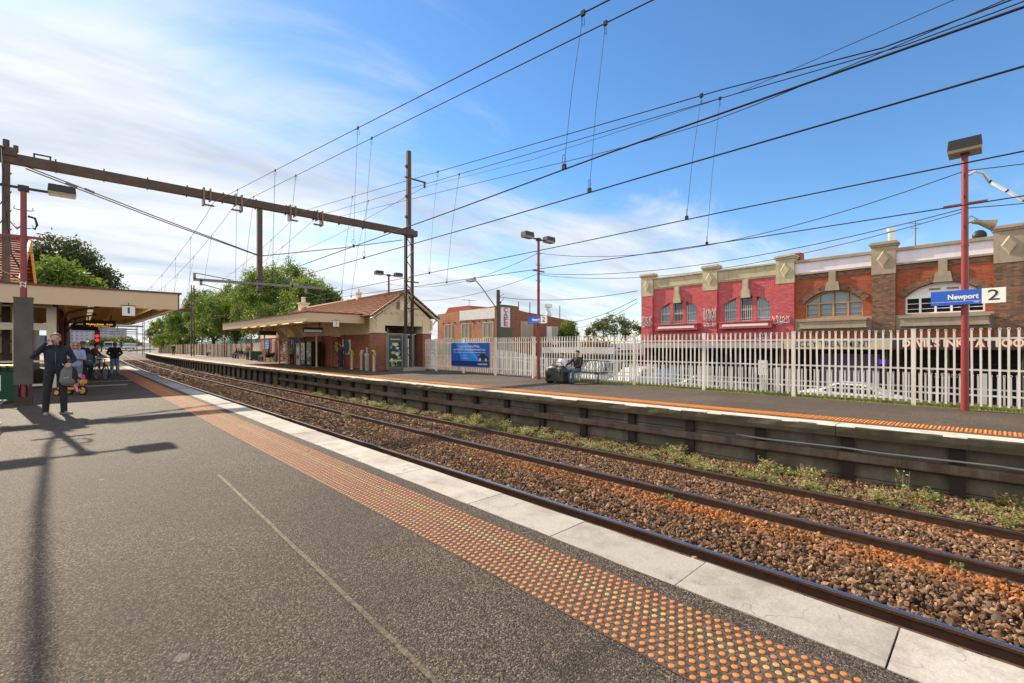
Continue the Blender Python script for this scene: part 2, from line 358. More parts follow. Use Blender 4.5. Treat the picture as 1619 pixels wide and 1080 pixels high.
# near platform: asphalt top, concrete coping, face
CW=.47
b=MB(); b.strip(lambda y:-14.0,lambda y:E1(y)-CW,YN,0,nx=2)
b.sweep([(-CW,-.004),(-CW,-1.6),(-CW-.3,-1.6),(-CW-.3,-.004)],YN,E1,closed=True)
plat=struct(b.build('platform',[ASPH])); ORG[plat]=Vector((0,0,0))
b=MB(); y=-6.0
while y<100:                                             # coping slabs with open joints
    L=random.choice((1.06,1.06,1.4)); g=.005; ys=[y+g+(L-2*g)*i/5 for i in range(6)]
    j=random.uniform(-.003,.003)
    b.sweep([(-CW+.004,-.02),(-CW+.004,.004+j),(-.012,.004+j),(0,-.008),(0,-.19),(-.2,-.19),(-.2,-.02)],ys,lambda v:E1(v)+random.uniform(-.006,.004))
    y+=L
b.build('coping',COPE,plat)
# faded yellow line and shade-board markings
def worn(name,col,base,lo,hi,sc=6):
    m,nt,b=nodes(name); f=ramp(nt,noise(nt,sc,6,.75),[(lo,0.),(hi,1.)]); f2=noise(nt,52,4,.75)
    c=mix(nt,math_(nt,'MULTIPLY',f,.8),ramp(nt,f2,[(.36,(.016,.012,.008)),(.5,(.062,.046,.033)),(.62,(.15,.115,.082))]),col)
    nt.links.new(c,b.inputs['Base Color']); b.inputs['Roughness'].default_value=.75; return m
YLW=worn('worn_yellow',(.21,.165,.06),None,.44,.74,14); 
b=MB()
for i in range(26): 
    b.strip(lambda y:1.172-.006*random.random(),lambda y:1.198+.006*random.random(),[1.2+i*.2,1.2+i*.2+.2],.004)
b.build('worn_line',YLW,plat)
b=MB()
for i in range(9): b.bb(-.35+i*.22,-.35+i*.22+.19,26.55,26.75,.002,.006)
b.build('hazard_line',M_('old_white',(.55,.52,.4),.8,var=.5),plat)
b=MB(); b.bb(-.1,1.3,23.6,24.3,.002,.005); b.build('cover_plate',M_('plate_grey',(.3,.3,.31),.5,metal=.4),plat)
# far platform
b=MB(); b.strip(lambda y:E2(y)+.42,lambda y:17.4 if y<60 else 17.4-(y-60)*.02,YN+[112,118,124,130,134],0,nx=2)
YP2=YN+[112,118,124,130,134]
b.bb(16.9,17.4,-7,134,-1.6,-.004)
plat2=struct(b.build('platform',[ASPH2])); ORG[plat2]=Vector((0,0,0))
b=MB(); y=-7.0
while y<134:
    L=3.05; ys=[y+.006+(L-.012)*i/10 for i in range(11)]; j=random.uniform(-.012,.006)
    b.sweep([(.424,-.22),(.424,.004),(.012,.004+j*.4),(0,-.012+j),(.006,-.115+j),(.03,-.215),(.2,-.22)],ys,lambda v:E2(v)+random.uniform(-.012,.012),m=0)
    y+=L
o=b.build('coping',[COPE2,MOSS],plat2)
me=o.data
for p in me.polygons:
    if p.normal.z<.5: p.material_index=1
# grass verge by the fence
b=MB(); b.strip(lambda y:15.55,lambda y:16.9,[-7,0,4,9,13.5],.004,nx=4); struct(b.build('verge',GRASSB))
# ---------------------------------------------------------------- rails
RAILM=M_('rail_side',(.12,.062,.036),.75,.2,.5,9,(.02,.013,.01),.3,60)
RHEAD=M_('rail_head',(.42,.42,.45),.2,1.0,.3,3,(.2,.19,.19))
RPROF=[(-.07,-.17),(.07,-.17),(.07,-.158),(.012,-.13),(.012,-.045),(.036,-.035),(.036,-.006),(.028,0),(-.028,0),(-.036,-.006),(-.036,-.035),(-.012,-.045),(-.012,-.13),(-.07,-.158)]
RO=[-1.6,0.0,2.0,3.62]
RN=['polished steel rail nearest the white platform edge','second polished rail, on the near track, beside the wide ballast gap','third rail from the near platform, above the rust stained ballast','rail nearest the weeds under the opposite platform']
for off,lb in zip(RO,RN):
    t=thing('running_rail',lb,'rail',(0,0,0),group='running rails of the two tracks')
    b=MB(); b.sweep([(dx,z-1.0) for dx,z in RPROF],[y for y in YT if y<500],lambda y:R1(y)+off)
    b.build('rail_body',RAILM,t)
    b=MB(); b.sweep([(-.027,-.9985),(.027,-.9985),(.02,-.996),(-.02,-.996)],[y for y in YT if y<500],lambda y:R1(y)+off); b.build('running_surface',RHEAD,t)
    b=MB()
    for i in range(46):
        y=-2+i*.68; x=R1(y)+off
        for s in(-1,1): b.box((x+s*.085,y,-1.147),(.06,.09,.028)); b.cyl((x+s*.088,y,-1.14),(x+s*.088,y,-1.105),.014,n=6)
    b.build('rail_fastening',RAILM,t)['kind']='stuff'
# ---------------------------------------------------------------- ballast stones
def stone_mat():
    m,nt,b=nodes('ballast'); ge=nt.nodes.new('ShaderNodeNewGeometry'); r=ge.outputs['Random Per Island']
    c=ramp(nt,r,[(0,(.034,.021,.013)),(.22,(.11,.055,.026)),(.45,(.24,.115,.05)),(.62,(.13,.088,.06)),(.85,(.29,.155,.075)),(1,(.38,.24,.14))])
    at_=nt.nodes.new('ShaderNodeAttribute'); at_.attribute_name='rust'
    c=mix(nt,at_.outputs['Fac'],c,mix(nt,.5,(.36,.12,.02),ramp(nt,r,[(0,.2),(1,.8)]),'OVERLAY'))
    c=mix(nt,.4,c,ramp(nt,noise(nt,70,3,.6),[(.3,.3),(.7,.7)]),'OVERLAY')
    nt.links.new(c,b.inputs['Base Color']); b.inputs['Roughness'].default_value=.85; return m
STM=stone_mat()
def ico():
    bm=bmesh.new(); bmesh.ops.create_icosphere(bm,subdivisions=1,radius=1)
    V=np.array([v.co[:] for v in bm.verts]); F=np.array([[v.index for v in f.verts] for f in bm.faces]); bm.free(); return V,F
OCT=(np.array([(1,0,0),(-1,0,0),(0,1,0),(0,-1,0),(0,0,1),(0,0,-1)],float),np.array([(0,2,4),(2,1,4),(1,3,4),(3,0,4),(2,0,5),(1,2,5),(3,1,5),(0,3,5)]))
def rand_rot(n):
    q=rng.normal(size=(n,4)); q/=np.linalg.norm(q,axis=1)[:,None]; a,b_,c,d=q.T
    return np.stack([1-2*(c*c+d*d),2*(b_*c-d*a),2*(b_*d+c*a),2*(b_*c+d*a),1-2*(b_*b_+d*d),2*(c*d-b_*a),2*(b_*d-c*a),2*(c*d+b_*a),1-2*(b_*b_+c*c)],1).reshape(n,3,3)
R1v=np.vectorize(R1); E2v=np.vectorize(E2)
_yy=np.linspace(-8,140,600); _r1g=np.array([R1(y) for y in _yy]); _e2g=np.array([E2(y) for y in _yy])
def stones(name,n,y0,y1,size,shape,pw=1.0):
    V,F=shape; y=y0+(y1-y0)*rng.random(n)**pw
    r1=np.interp(y,_yy,_r1g); e2=np.interp(y,_yy,_e2g)
    x=r1-2.7+rng.random(n)*(e2+.35-r1+2.7)
    d=x-r1; z=-1.135+.045*np.clip(1-np.abs(d-1.0)/.9,0,1)+.03*np.clip((d-3.75)/.6,0,1)
    for off in(-1.6,0,2.0,3.62):
        k=np.abs(d-off); z=np.where(k<.12,-1.19,z)
    s=size*(.55+.8*rng.random(n)**1.5)
    z=z+rng.uniform(-.016,.02,n)
    sc=s[:,None]*rng.uniform(.38,1.3,(n,3))
    P=np.repeat(V[None],n,0)*(1+rng.uniform(-.42,.42,(n,len(V),1)))
    P=P*sc[:,None,:]; P=np.einsum('nij,nkj->nki',rand_rot(n),P)
    P+=np.stack([x,y,z],1)[:,None,:]
    FF=(F[None]+np.arange(n)[:,None,None]*len(V)).reshape(-1,3)
    ob=mesh_np(name,P.reshape(-1,3),FF,STM)
    ru=np.zeros(n)
    wob=.5+.5*np.sin(y*1.7+np.sin(y*.6)*2)*np.sin(y*.83+1.0+d*3)
    ru=np.maximum(ru,np.exp(-((d-1.66)/.36)**2)*(.3+.75*wob)); ru=np.maximum(ru,np.exp(-((d-2.2)/.22)**2)*.55*wob); ru=np.maximum(ru,np.exp(-((d-3.45)/.2)**2)*.5*(1-wob))
    ru=np.clip(ru*1.05*np.clip(1.15-(y-2)/9,.10,1)+rng.normal(0,.12,n)*(ru>.1),0,.95)
    a=ob.data.attributes.new('rust','FLOAT','POINT'); a.data.foreach_set('value',np.repeat(ru,len(V)).astype(np.float32))
    ob['kind']='stuff'; return ob
stones('ballast',76000,-1.5,12.5,.0305,ico())
stones('ballast',46000,12.3,42,.05,OCT,1.25)
stones('ballast',9000,41,110,.10,OCT,1.3)
# ---------------------------------------------------------------- tactile strips
STUD=M_('orange_stud',(.66,.21,.03),.6,0,.8,26,(.34,.11,.045),obj=False); STUDY=M_('worn_yellow_stud',(.60,.34,.08),.6,0,.9,26,(.46,.17,.05))
STBASE=worn('stud_base',(.12,.09,.07),None,.5,.8)
tac=thing('tactile_strip','orange raised dot strip along the asphalt beside the white near coping','tactile paving',(0,0,0))
T0,T1=-1.19,-.66
b=MB(); b.strip(lambda y:E1(y)+T0-.03,lambda y:E1(y)+T1+.03,[y for y in YN if y<60],.0035); b.build('base',STBASE,tac)
def stud_mesh(n,r,h):
    V=[];F=[]
    for rr,z in((r,.004),(r*.95,h*.75),(r*.72,h)):
        for i in range(n): V.append((rr*math.cos(2*pi*i/n),rr*math.sin(2*pi*i/n),z))
    F=[(k*n+i,k*n+(i+1)%n,(k+1)*n+(i+1)%n,(k+1)*n+i) for k in range(2) for i in range(n)]+[tuple(range(2*n,3*n))]
    return V,F
RP=11; DP=(T1-T0)/(RP-1)
sm,smY=None,None
cand=[]
ny=int(60/DP)
for j in range(ny):
    for i in range(RP):
        yy=-.2+j*DP+(DP/2 if i%2 else 0); cand.append((yy,i))
def stud_pos(yy,i): return (E1(yy)+T0+i*DP,yy)
vis=[]; rest=[]
for yy,i in cand:
    x,y=stud_pos(yy,i); xc=x*CS-y*SN; zc_=x*SN+y*CS
    px=CX+FPX*xc/max(zc_,.1); py=HY+FPX*EYE/max(zc_,.1)
    (vis if (px<1630 and py<1092) else rest).append((zc_,x,y,i))
vis.sort(); near=vis[:100]; far=vis[100:]+rest
V,F=stud_mesh(14,.0160,.009); meshes={}
for nm,mm in(('o',STUD),('y',STUDY)):
    b=MB(); b.add(V,F,0,False); o=b.build('stud',mm,tac); meshes[nm]=o
def isy(i): return i in(6,7)
first={'o':True,'y':True}
for zc_,x,y,i in near:
    k='y' if isy(i) else 'o'
    if first[k]: o=meshes[k]; first[k]=False
    else: o=meshes[k].copy(); COL.objects.link(o); o.parent=tac
    o.location=(x,y,0)
b=MB()
V2,F2=stud_mesh(10,.0160,.009); V3,F3=stud_mesh(6,.0160,.009)
for zc_,x,y,i in far:
    vv,ff=(V2,F2) if zc_<9 else (V3,F3)
    if random.random()<.004: continue
    b.add([(a+x,c+y,d) for a,c,d in vv],ff,1 if isy(i) else 0)
o=b.build('stud_field',[STUD,STUDY],tac); o['kind']='stuff'
t2=thing('tactile_strip','orange ribbed warning strip along the edge of the opposite platform','tactile paving',(0,0,0))
b=MB(); b.strip(lambda y:E2(y)+.62,lambda y:E2(y)+1.16,YN,.004); b.build('base',M_('tac_orange_base',(.40,.13,.035),.7,0,.6,3,(.28,.12,.06)),t2)
b=MB()
for j in range(900):
    y=-3+j*.06
    if y>32: break
    x=E2(y)+.64; b.box((x+.25,y,.010),(.49,.026,.012),m=0 if j%2 else 1)
o=b.build('stud_field',[M_('tac_orange',(.72,.21,.03),.5,0,.4,3),M_('tac_yellow',(.78,.36,.04),.5,0,.4,3)],t2); o['kind']='stuff'
# ---------------------------------------------------------------- retaining wall of the far platform
wall=thing('retaining_wall','weathered concrete plank wall with dark posts under the opposite platform','wall',(0,0,0))
b=MB()
for k in range(4):
    z0=-1.3+k*.275
    b.sweep([(.34+.012*(k%2),z0),(.34+.012*(k%2),z0+.262),(.6,z0+.262),(.6,z0)],YP2,E2)
b.build('concrete_panel',CONC,wall)
PST=M_('post_dark',(.03,.022,.017),.8,.1,.5,5)
yp=-4.2
k=0
while yp<130 and k<86:
    x=E2(yp); b=MB(); b.box((x+.285,yp,-.74),(.10,.15,1.06)); b.box((x+.225,yp,-.74),(.03,.21,1.06)); b.build('post',PST,wall); yp+=1.55; k+=1
b=MB(); b.sweep([(.12,-.68),(.12,-.56),(.15,-.53),(.2,-.53),(.2,-.70),(.15,-.71)],[y for y in YP2 if y<34],E2); b.build('waling_rail',concrete('peeling_rail',(.09,.055,.04),(.25,.21,.17),.55),wall)
b=MB(); b.tube([(E2(y)+.10,y,-.44-.012*(y%2)) for y in [-5+.5*i for i in range(19)]],.02,6); b.build('conduit',M_('conduit_grey',(.33,.32,.3),.5,.3),wall)
# ---------------------------------------------------------------- overhead line equipment
STEEL=M_('brown_steel',(.105,.07,.055),.75,.1,.5,4,(.035,.025,.02),.2,30)
STEELG=M_('grey_steel',(.22,.21,.2),.6,.4,.4,5)
WIRE=M_('wire',(.022,.018,.016),.8,0,.1)
INSU=M_('insulator',(.16,.11,.085),.35,0,.3,20)
LGREY=M_('light_grey',(.42,.41,.40),.6,0,.35,4)
YB=25.5
port=thing('catenary_portal','brown steel portal spanning both tracks ahead of the station canopies','gantry',(0,YB,0))
b=MB(); b.beam((-2.9,YB,8.62),(15.6,YB,8.72),.30,.36)
for i in range(13):
    x=-2.2+i*1.42; b.bb(x-.02,x+.02,YB-.165,YB+.165,8.43,8.90)
b.build('beam',STEEL,port)
b=MB(); b.box((-1.15,YB,8.98),(.5,.05,.05)); b.box((-1.37,YB,8.88),(.05,.05,.2)); b.box((-.93,YB,8.88),(.05,.05,.2)); b.build('bracket',STEEL,port)
# left mast (tall, single), right mast (two channels, laced)
b=MB(); b.beam((-2.1,YB,0),(-2.1,YB,9.0),.20,.22,up=(0,1,0)); b.bb(-2.4,-1.8,YB-.3,YB+.3,0,.12)
b.box((-2.1,YB,8.85),(.55,.4,.3)); b.cyl((-2.1,YB,9.0),(-2.1,YB,9.3),.09,n=8); b.cyl((-1.85,YB,8.9),(-1.85,YB,9.15),.07,n=8)
for i in range(10): b.beam((-2.25,YB-.16,1.2+i*.7),(-1.95,YB-.16,1.75+i*.7),.03,.03)
b.build('mast',STEEL,port)
b=MB()
for x in(14.82,15.28): 
    b.bb(x-.065,x+.065,YB-.015,YB+.015,0,9.0); b.bb(x-.065,x-.05,YB-.1,YB+.1,.1,9.0); b.bb(x+.05,x+.065,YB-.1,YB+.1,.1,9.0)
b.bb(14.9,15.16,YB-.1,YB+.1,8.4,13.9)
for i in range(11):
    z=.6+i*.72; s=1 if i%2 else -1
    b.beam((15.05-.2*s,YB-.13,z),(15.05+.2*s,YB-.13,z+.5),.03,.04)
for z in(3.9,5.6): b.beam((14.6,YB-.17,z),(15.65,YB-.17,z),.06,.07)
b.beam((14.75,YB,12.2),(16.3,YB,12.2),.08,.08); b.cyl((16.2,YB,12.2),(16.2,YB,11.85),.07)
for z in(11.0,12.9,9.7): b.box((14.85,YB,z),(.12,.16,.14))
b.build('mast',STEEL,port)
b=MB(); b.bb(14.3,15.9,24.9,26.1,0,.2); b.build('footing',M_('footing',(.38,.37,.34),.9,0,.4,5),port)
b=MB()
for x in(14.82,15.28):b.bb(x-.08,x+.08,YB-.115,YB+.115,.22,2.3)
b.build('mast_sleeve',M_('sleeve_grey',(.17,.175,.18),.6,0,.3,4),port)
b=MB(); b.beam((6.5,YB,8.45),(6.5,YB,4.3),.22,.22,up=(0,1,0)); b.bb(6.33,6.67,YB-.17,YB+.17,4.9,5.05); b.bb(6.35,6.65,YB-.15,YB+.15,4.3,4.42); b.build('drop_post',STEEL,port)
b=MB(); b.beam((3.7,YB-.16,4.62),(9.8,YB-.16,4.72),.10,.12)
for x in(3.75,8.0): b.box((x,YB-.16,4.78),(.1,.1,.28)); b.tube([(x+.05,YB-.16,4.92),(x+1.0,YB-.16,4.80),(x+1.45,YB-.16,4.74)],.02)
for x in(4.0,8.7): b.box((x,YB-.16,4.5),(.1,.1,.26)); b.tube([(x+.05,YB-.16,4.42),(x+.8,YB-.16,4.25),(x+1.05,YB-.16,3.95)],.022)
b.build('registration_arm',STEELG,port)
b=MB()
for x0,x1 in((-1.6,6.45),(6.55,14.6)):
    z0,z1=(8.35,6.1) if x0<0 else (6.1,8.2)
    for o in((0,.09) if x0<0 else (0,)): b.tube([(x0,YB,z0+o),((x0+x1)/2,YB,(z0+z1)/2+o-.06),(x1,YB,z1+o*.3)],.024)
b.cyl((-.5,YB,8.1),(-.15,YB,8.0),.05,n=8); b.cyl((.05,YB,7.97),(.35,YB,7.87),.05,n=8)
b.build('stay_rod',STEELG,port)
INS=[(4.5,8.28),(5.3,8.2),(8.3,8.35),(9.2,8.35)]
for i,(x,z) in enumerate(INS):
    s=1 if i%2==0 else -1
    ip=MB(); ip.bb(x-.38*s-.04,x-.38*s+.04,YB-.2,YB+.2,8.15,8.95); ip.bb(x-.12*s-.03,x-.12*s+.03,YB-.2,YB+.2,8.4,8.95)
    for j in range(7): ip.cyl((x-.38*s+s*.06*j,YB,8.2),(x-.38*s+s*(.06*j+.03),YB,8.2),.055,n=8)
    ip.cyl((x-.4*s,YB,8.2),(x+.06*s,YB,8.2),.028,n=6)
    ip.build('insulator',INSU,port)
def lin(a,b_,t): return a+(b_-a)*t
def wire(label,pts,r,name='overhead_wire',group='overhead wires of the two tracks',cat='wire'):
    b=MB(); b.tube(pts,r,5); o=b.build(name,WIRE); tag(o,label,cat,group); return o
ysw=[-12+1.0*i for i in range(0,78)]+[66+4*i for i in range(20)]
def msg(tab):
    a=np.array(tab,float); return lambda y:(float(np.interp(y,a[:,0],a[:,1])),float(np.interp(y,a[:,0],a[:,2])))
def cat_h(h0,s,top):   # messenger height: rises to the portal, sags again beyond it
    def f(y):
        if y<=YB: return max(h0+s*(y-3.4),h0-.25) if y>1 else h0+s*(1-3.4)+.012*(1-y)**2
        t=(y-YB)/28.0; k=abs(1-(t%2)); return 6.45+(top-6.45)*k*k
    return f
def cx1(y): return R1(y)-.8
def cx2(y): return R1(y)+2.81
def blend(y,o0,o1): t=min(1,max(0,(y-3)/24)); return lin(o0,o1,t)
LINES=[('near track left',lambda y:cx1(y)+blend(y,-.6,.15),3.7,lambda y:cx1(y)+blend(y,-.55,.20),cat_h(5.5,.129,8.3)),
       ('near track right',lambda y:cx1(y)+blend(y,.32,.55),3.7,lambda y:cx1(y)+blend(y,.33,1.0),cat_h(5.93,.107,8.25)),
       ('far track left',lambda y:cx2(y)+blend(y,-1.0,-.2),3.7,lambda y:cx2(y)+blend(y,-1.0,.45),cat_h(5.72,.132,8.6)),
       ('far track right',lambda y:cx2(y)+blend(y,1.25,.3),3.7,lambda y:cx2(y)+blend(y,1.25,1.4),cat_h(6.68,.09,8.6))]
DS={'near track left':[3.35,9.5,15.5,20.5,31,36,42,48],'near track right':[3.65,10.6,16.2,21.5,30,35,41,47],'far track left':[3.35,11.5,18,30,36,42],'far track right':[3.95,12.8,19.5,31,38,44]}
WL={'near track left':'on the left of the near track','near track right':'on the right of the near track','far track left':'on the left of the far track','far track right':'nearest the opposite platform'}
for nm,xc_,hc,xm,hm in LINES:
    wire('contact wire '+WL[nm]+', hung from thin droppers',[(xc_(y),y,hc+.12*min(1,max(0,(y-6)/20))) for y in ysw],.0095,'contact_wire')
    wire('upper catenary wire '+WL[nm]+', sagging from the steel portal',[(xm(y),y,hm(y)) for y in ysw],.0095,'catenary_wire')
    for i,y in enumerate(DS[nm]):
        b=MB(); dy=.25 if y<6 else .1; dx=(xc_(y)-xm(y))
        b.tube([(xm(y),y,hm(y)-.02),(xm(y)+dx*.6,y+dy*.6,(hm(y)+hc)/2),(xc_(y+dy),y+dy,hc+.05)],.0036 if y<12 else .006,4)
        for (x_,y_,z_) in((xm(y),y,hm(y)),(xc_(y+dy),y+dy,hc+.03)):
            b.box((x_,y_,z_),(.03,.05,.06)); b.tube([(x_+.05*math.cos(a),y_+.05*math.cos(a)*.3,z_+(.08 if z_<5 else -.08)+.07*math.sin(a)) for a in [k*pi/4 for k in range(9)]],.0035,3)
        tag(b.build('dropper',WIRE),'thin dropper holding up the contact wire '+WL[nm],'dropper','droppers '+WL[nm])
pts=[(cx2(y)+blend(y,-.1,.1),y,5.55+.10*max(0,y-3.4)+ (0 if y>6 else .02*(6-y)**1.6)) for y in [-6+.8*i for i in range(36)]]
wire('thin branching wire between the catenary wires of the far track',pts,.007,'feeder_wire')
# aerial cables from mast to mast above the opposite platform fence
wire('thin feeder cable from the tall lattice mast arm towards the upper right',[(16.2,YB,11.9),(16.4,16,10.9),(16.3,6,10.2),(16.0,-6,10.6)],.010,'feeder_cable','aerial cables over the opposite platform')
wire('thin feeder cable running from the tall lattice mast back over the trees',[(16.2,YB,11.9),(14.6,36,10.3),(13.6,50,9.6),(12.8,66,10.5)],.012,'feeder_cable','aerial cables over the opposite platform')
wire('thick insulated feeder cable running from the left portal mast high over the near platform',[(-2.15,25.3,8.95),(-2.05,22.3,8.1),(-1.92,18,7.95),(-1.78,14.9,7.95),(-1.66,11,8.0),(-1.6,6,8.3)],.05,'feeder_cable','cables beside the near canopy')
# ---------------------------------------------------------------- lamp posts
MAR=M_('maroon_pole',(.25,.03,.035),.4,0,.3,3,(.12,.02,.02)); LAMPD=M_('lamp_black',(.02,.02,.022),.5,.1,.2); LENS=M_('lamp_lens',(.30,.27,.19),.3,0,.3,8)
def lamp_post(label,x,y,h,group='lamp posts on the platforms',box=False,horn=False,span=.72,single=False):
    t=thing('lamp_post',label,'lamp post',(x,y,0),group=group); V=lambda *p:(x+p[0],y+p[1],p[2])
    b=MB(); b.cyl(V(0,0,0),V(0,0,h-.05),.075,.06,12); b.cyl(V(0,0,h*.62),V(0,0,h*.62+.03),.075,.075,12); b.cyl(V(0,0,h*.30),V(0,0,h*.30+.02),.08,.08,12)
    b.build('pole',MAR,t)
    b=MB(); b.beam(V(-(.2 if single else span),0,h-.12),V((.2 if single else span),0,h-.12),.05,.06); b.bb(x-.1,x+.1,y-.08,y+.08,h-.2,h-.06); b.build('cross_arm',LAMPD,t)
    for s in((0,) if single else (-1,1)):
        c=V(s*span,0,h-.02); b=MB(); b.box((c[0],c[1],c[2]+.02),(.56,.34 if not single else .6,.20 if not single else .24),taper=.94)
        hd=b.build('lamp_head',LAMPD,t,.01); b=MB(); b.box((c[0],c[1],c[2]-.115-(.02 if single else 0)),(.53,.31 if not single else .57,.07),taper=1.04); b.build('lens',LENS,hd)
    b=MB(); b.beam(V(-.38,0,h*.76),V(.38,0,h*.76),.05,.06) if not single else b.beam(V(0,-.38,h*.78),V(0,.38,h*.78),.05,.06); b.build('insulator_arm',MAR,t)
    for z in(h*.88,h*.80,h*.69):
        b=MB(); b.tube([V(-.16,0,z+.09),V(-.18,0,z+.02),V(-.12,0,z),V(.12,0,z),V(.18,0,z+.02),V(.16,0,z+.09)],.012); b.build('cable_hook',MAR,t)
    if horn:
        b=MB(); b.cyl(V(.05,0,4.5),V(.14,-.12,4.53),.02); b.cyl(V(.14,-.12,4.54),V(.20,-.22,4.52),.05,.06,10); b.cyl(V(.20,-.22,4.52),V(.30,-.48,4.42),.05,.14,12); b.tube([V(.02,0,4.5),V(.12,-.1,4.68),V(.2,-.22,4.58)],.01)
        b.build('loudspeaker',M_('horn_beige',(.36,.31,.22),.5,0,.3,6),t)
    return t
lamp_post('maroon lamp post in front of the tattoo shop, beside the nearest white fence',15.42,.5,6.35,horn=True,single=True)
lamp_post('maroon lamp post behind the seated couple at the white fence',15.35,14.5,6.6)
lamp_post('slender maroon lamp post in front of the far station gable',15.2,28.4,6.5)
lp=lamp_post('maroon lamp post rising from a tall steel box on the near platform',-1.13,17.45,5.8)
BOXM=M_('weathered_box',(.105,.095,.09),.6,.3,.6,2.2,(.045,.035,.03))
b=MB(); b.bb(-1.30,-.96,17.3,17.62,.55,2.8); b.bb(-1.31,-.95,17.29,17.63,2.78,2.82); b.build('cable_cover',BOXM,lp)
b=MB(); b.bb(-1.29,-.97,17.31,17.61,0,.22); b.bb(-1.28,-1.22,17.34,17.58,.22,.55); b.bb(-1.04,-.98,17.34,17.58,.22,.55); b.build('plinth',M_('plinth_rust',(.06,.045,.035),.8,.1,.5,3),lp)
b=MB()
for i,t_ in enumerate('42'): pass
text('22',.16,facing('-y',(-1.13,17.37,3.15),0)@Matrix.Rotation(pi/2,4,'Z'),M_('white_paint',(.75,.75,.73),.5),'number',lp,bold=.004)
b=MB(); b.tube([(-1.05,17.4,4.95),(-.92,17.4,4.92),(-.88,17.4,4.75),(-.93,17.4,4.62)],.03); b.build('bracket',LAMPD,lp)
# cables drooping from the left mast to the lamp post
wire('black cable drooping from the brown mast to the lamp post on the near platform',[(-2.2,25.3,9.0),(-1.9,22.5,6.4),(-1.5,19.4,4.2),(-1.18,17.5,3.55)],.022,'drooping_cable','cables beside the near canopy')
wire('thin black cable loop between the mast and the lamp post top',[(-2.15,25.3,8.2),(-1.75,21.5,5.6),(-1.3,18.2,4.72),(-1.15,17.5,4.75)],.014,'drooping_cable','cables beside the near canopy')
wire('black cable looping down beside the left mast above the canopy',[(-2.3,25.2,6.2),(-2.4,24.4,4.9),(-2.0,23.2,4.1),(-1.5,21.0,3.7),(-1.2,17.6,3.3)],.016,'drooping_cable','cables beside the near canopy')
def cable(label,a,c,sag,r=.0105,n=14):
    a,c=Vector(a),Vector(c); wire(label,[a.lerp(c,i/n)-Vector((0,0,sag*4*(i/n)*(1-i/n))) for i in range(n+1)],r,'aerial_cable','aerial cables over the opposite platform')
cable('upper aerial cable sagging between the two nearer lamp posts',(15.4,.5,5.75),(15.35,14.5,5.85),.85)
cable('lower aerial cable sagging between the two nearer lamp posts',(15.4,.5,4.85),(15.35,14.5,4.9),.55)
cable('thin lower cable beside the one between the nearer lamp posts',(15.5,.5,4.8),(15.4,14.5,4.85),.72,.009)
cable('upper aerial cable between the far and middle lamp posts',(15.35,14.5,5.85),(15.2,28.4,5.8),.75)
cable('lower aerial cable between the far and middle lamp posts',(15.35,14.5,4.9),(15.2,28.4,4.8),.6)
cable('upper aerial cable leaving the nearest lamp post out of view',(15.4,.5,5.75),(15.6,-8,5.9),.3)
cable('lower aerial cable leaving the nearest lamp post out of view',(15.4,.5,4.85),(15.6,-8,4.9),.25)
b=MB(); b.tube([(15.46,.48,5.62),(15.6,.33,5.75),(15.72,.2,5.7),(15.82,.08,5.45)],.028,8); P0,P1=Vector((15.8,.1,5.5)),Vector((17.6,-2.1,3.6))
b.tube([P0,P1],.034,8)
for i in range(9): 
    q=P0.lerp(P1,i/8); b.cyl(q,q+(P1-P0).normalized()*.035,.04,n=8,m=1)
tag(b.build('guy_guard',[M_('white_plastic',(.8,.79,.76),.4),LAMPD]),'white jointed guard pipe sloping down from the nearest lamp post','cable guard')
# ---------------------------------------------------------------- station name signs
BLUE=M_('sign_blue',(.012,.095,.52),.35,0,.1,2); WHT=M_('sign_white',(.78,.78,.75),.4,0,.1,2); BLK=M_('black',(.012,.012,.012),.5,0,.1)
PW=MATS['white_paint']
def name_sign(label,x,y,z,rz,dirn='-x',wid=1.28,hgt=.345):
    """board hung on a lamp post; built facing -y then turned"""
    t=thing('station_sign',label,'sign',(x,y,z),group='blue and white station name signs')
    M=facing(dirn,(x,y,z),rz)
    def pl(b,x0,x1,y0,y1,z0,z1,m=0): b.prism([(x0,y0),(x1,y0),(x1,y1),(x0,y1)],z1-z0,M@Matrix.Translation((0,0,z0)),m)
    b=MB(); k=wid*.70-wid/2; pl(b,-wid/2,k,-hgt/2,hgt/2,0,.05); b.build('name_board',BLUE,t,.006)
    b=MB(); pl(b,k+.002,wid/2,-hgt/2,hgt/2,0,.05); b.build('number_board',WHT,t,.006)
    b=MB(); pl(b,-.06,.06,-hgt/2,hgt/2,-.06,-.002); b.build('clamp',LAMPD,t)
    b=MB(); pl(b,-wid/2+.01,k-.01,-hgt*.285,-hgt*.265,.05,.053); 
    for i in range(3): pl(b,k-.15+i*.025,k-.05+i*.008,-hgt*.36-i*.008,-hgt*.345-i*.008,.05,.053)
    b.build('line_mark',PW,t)
    text('Newport',hgt*.47,M@Matrix.Translation((k-.05,hgt*.03,.052)),PW,'lettering',t,'RIGHT',.006,width=wid*.42)
    text('2',hgt*1.0,M@Matrix.Translation(((k+wid/2)/2,0,.052)),BLK,'number',t,'CENTER',0,width=wid*.145)
    return t
name_sign('blue Newport sign with white number 2 in front of the white arched window',15.28,.46,2.71,R(-10))
name_sign('small blue Newport 2 sign beside the bench and brick building',15.25,14.46,2.75,R(-4))
name_sign('distant blue Newport 2 sign above the tall poster panel',15.1,28.36,2.55,R(-25))
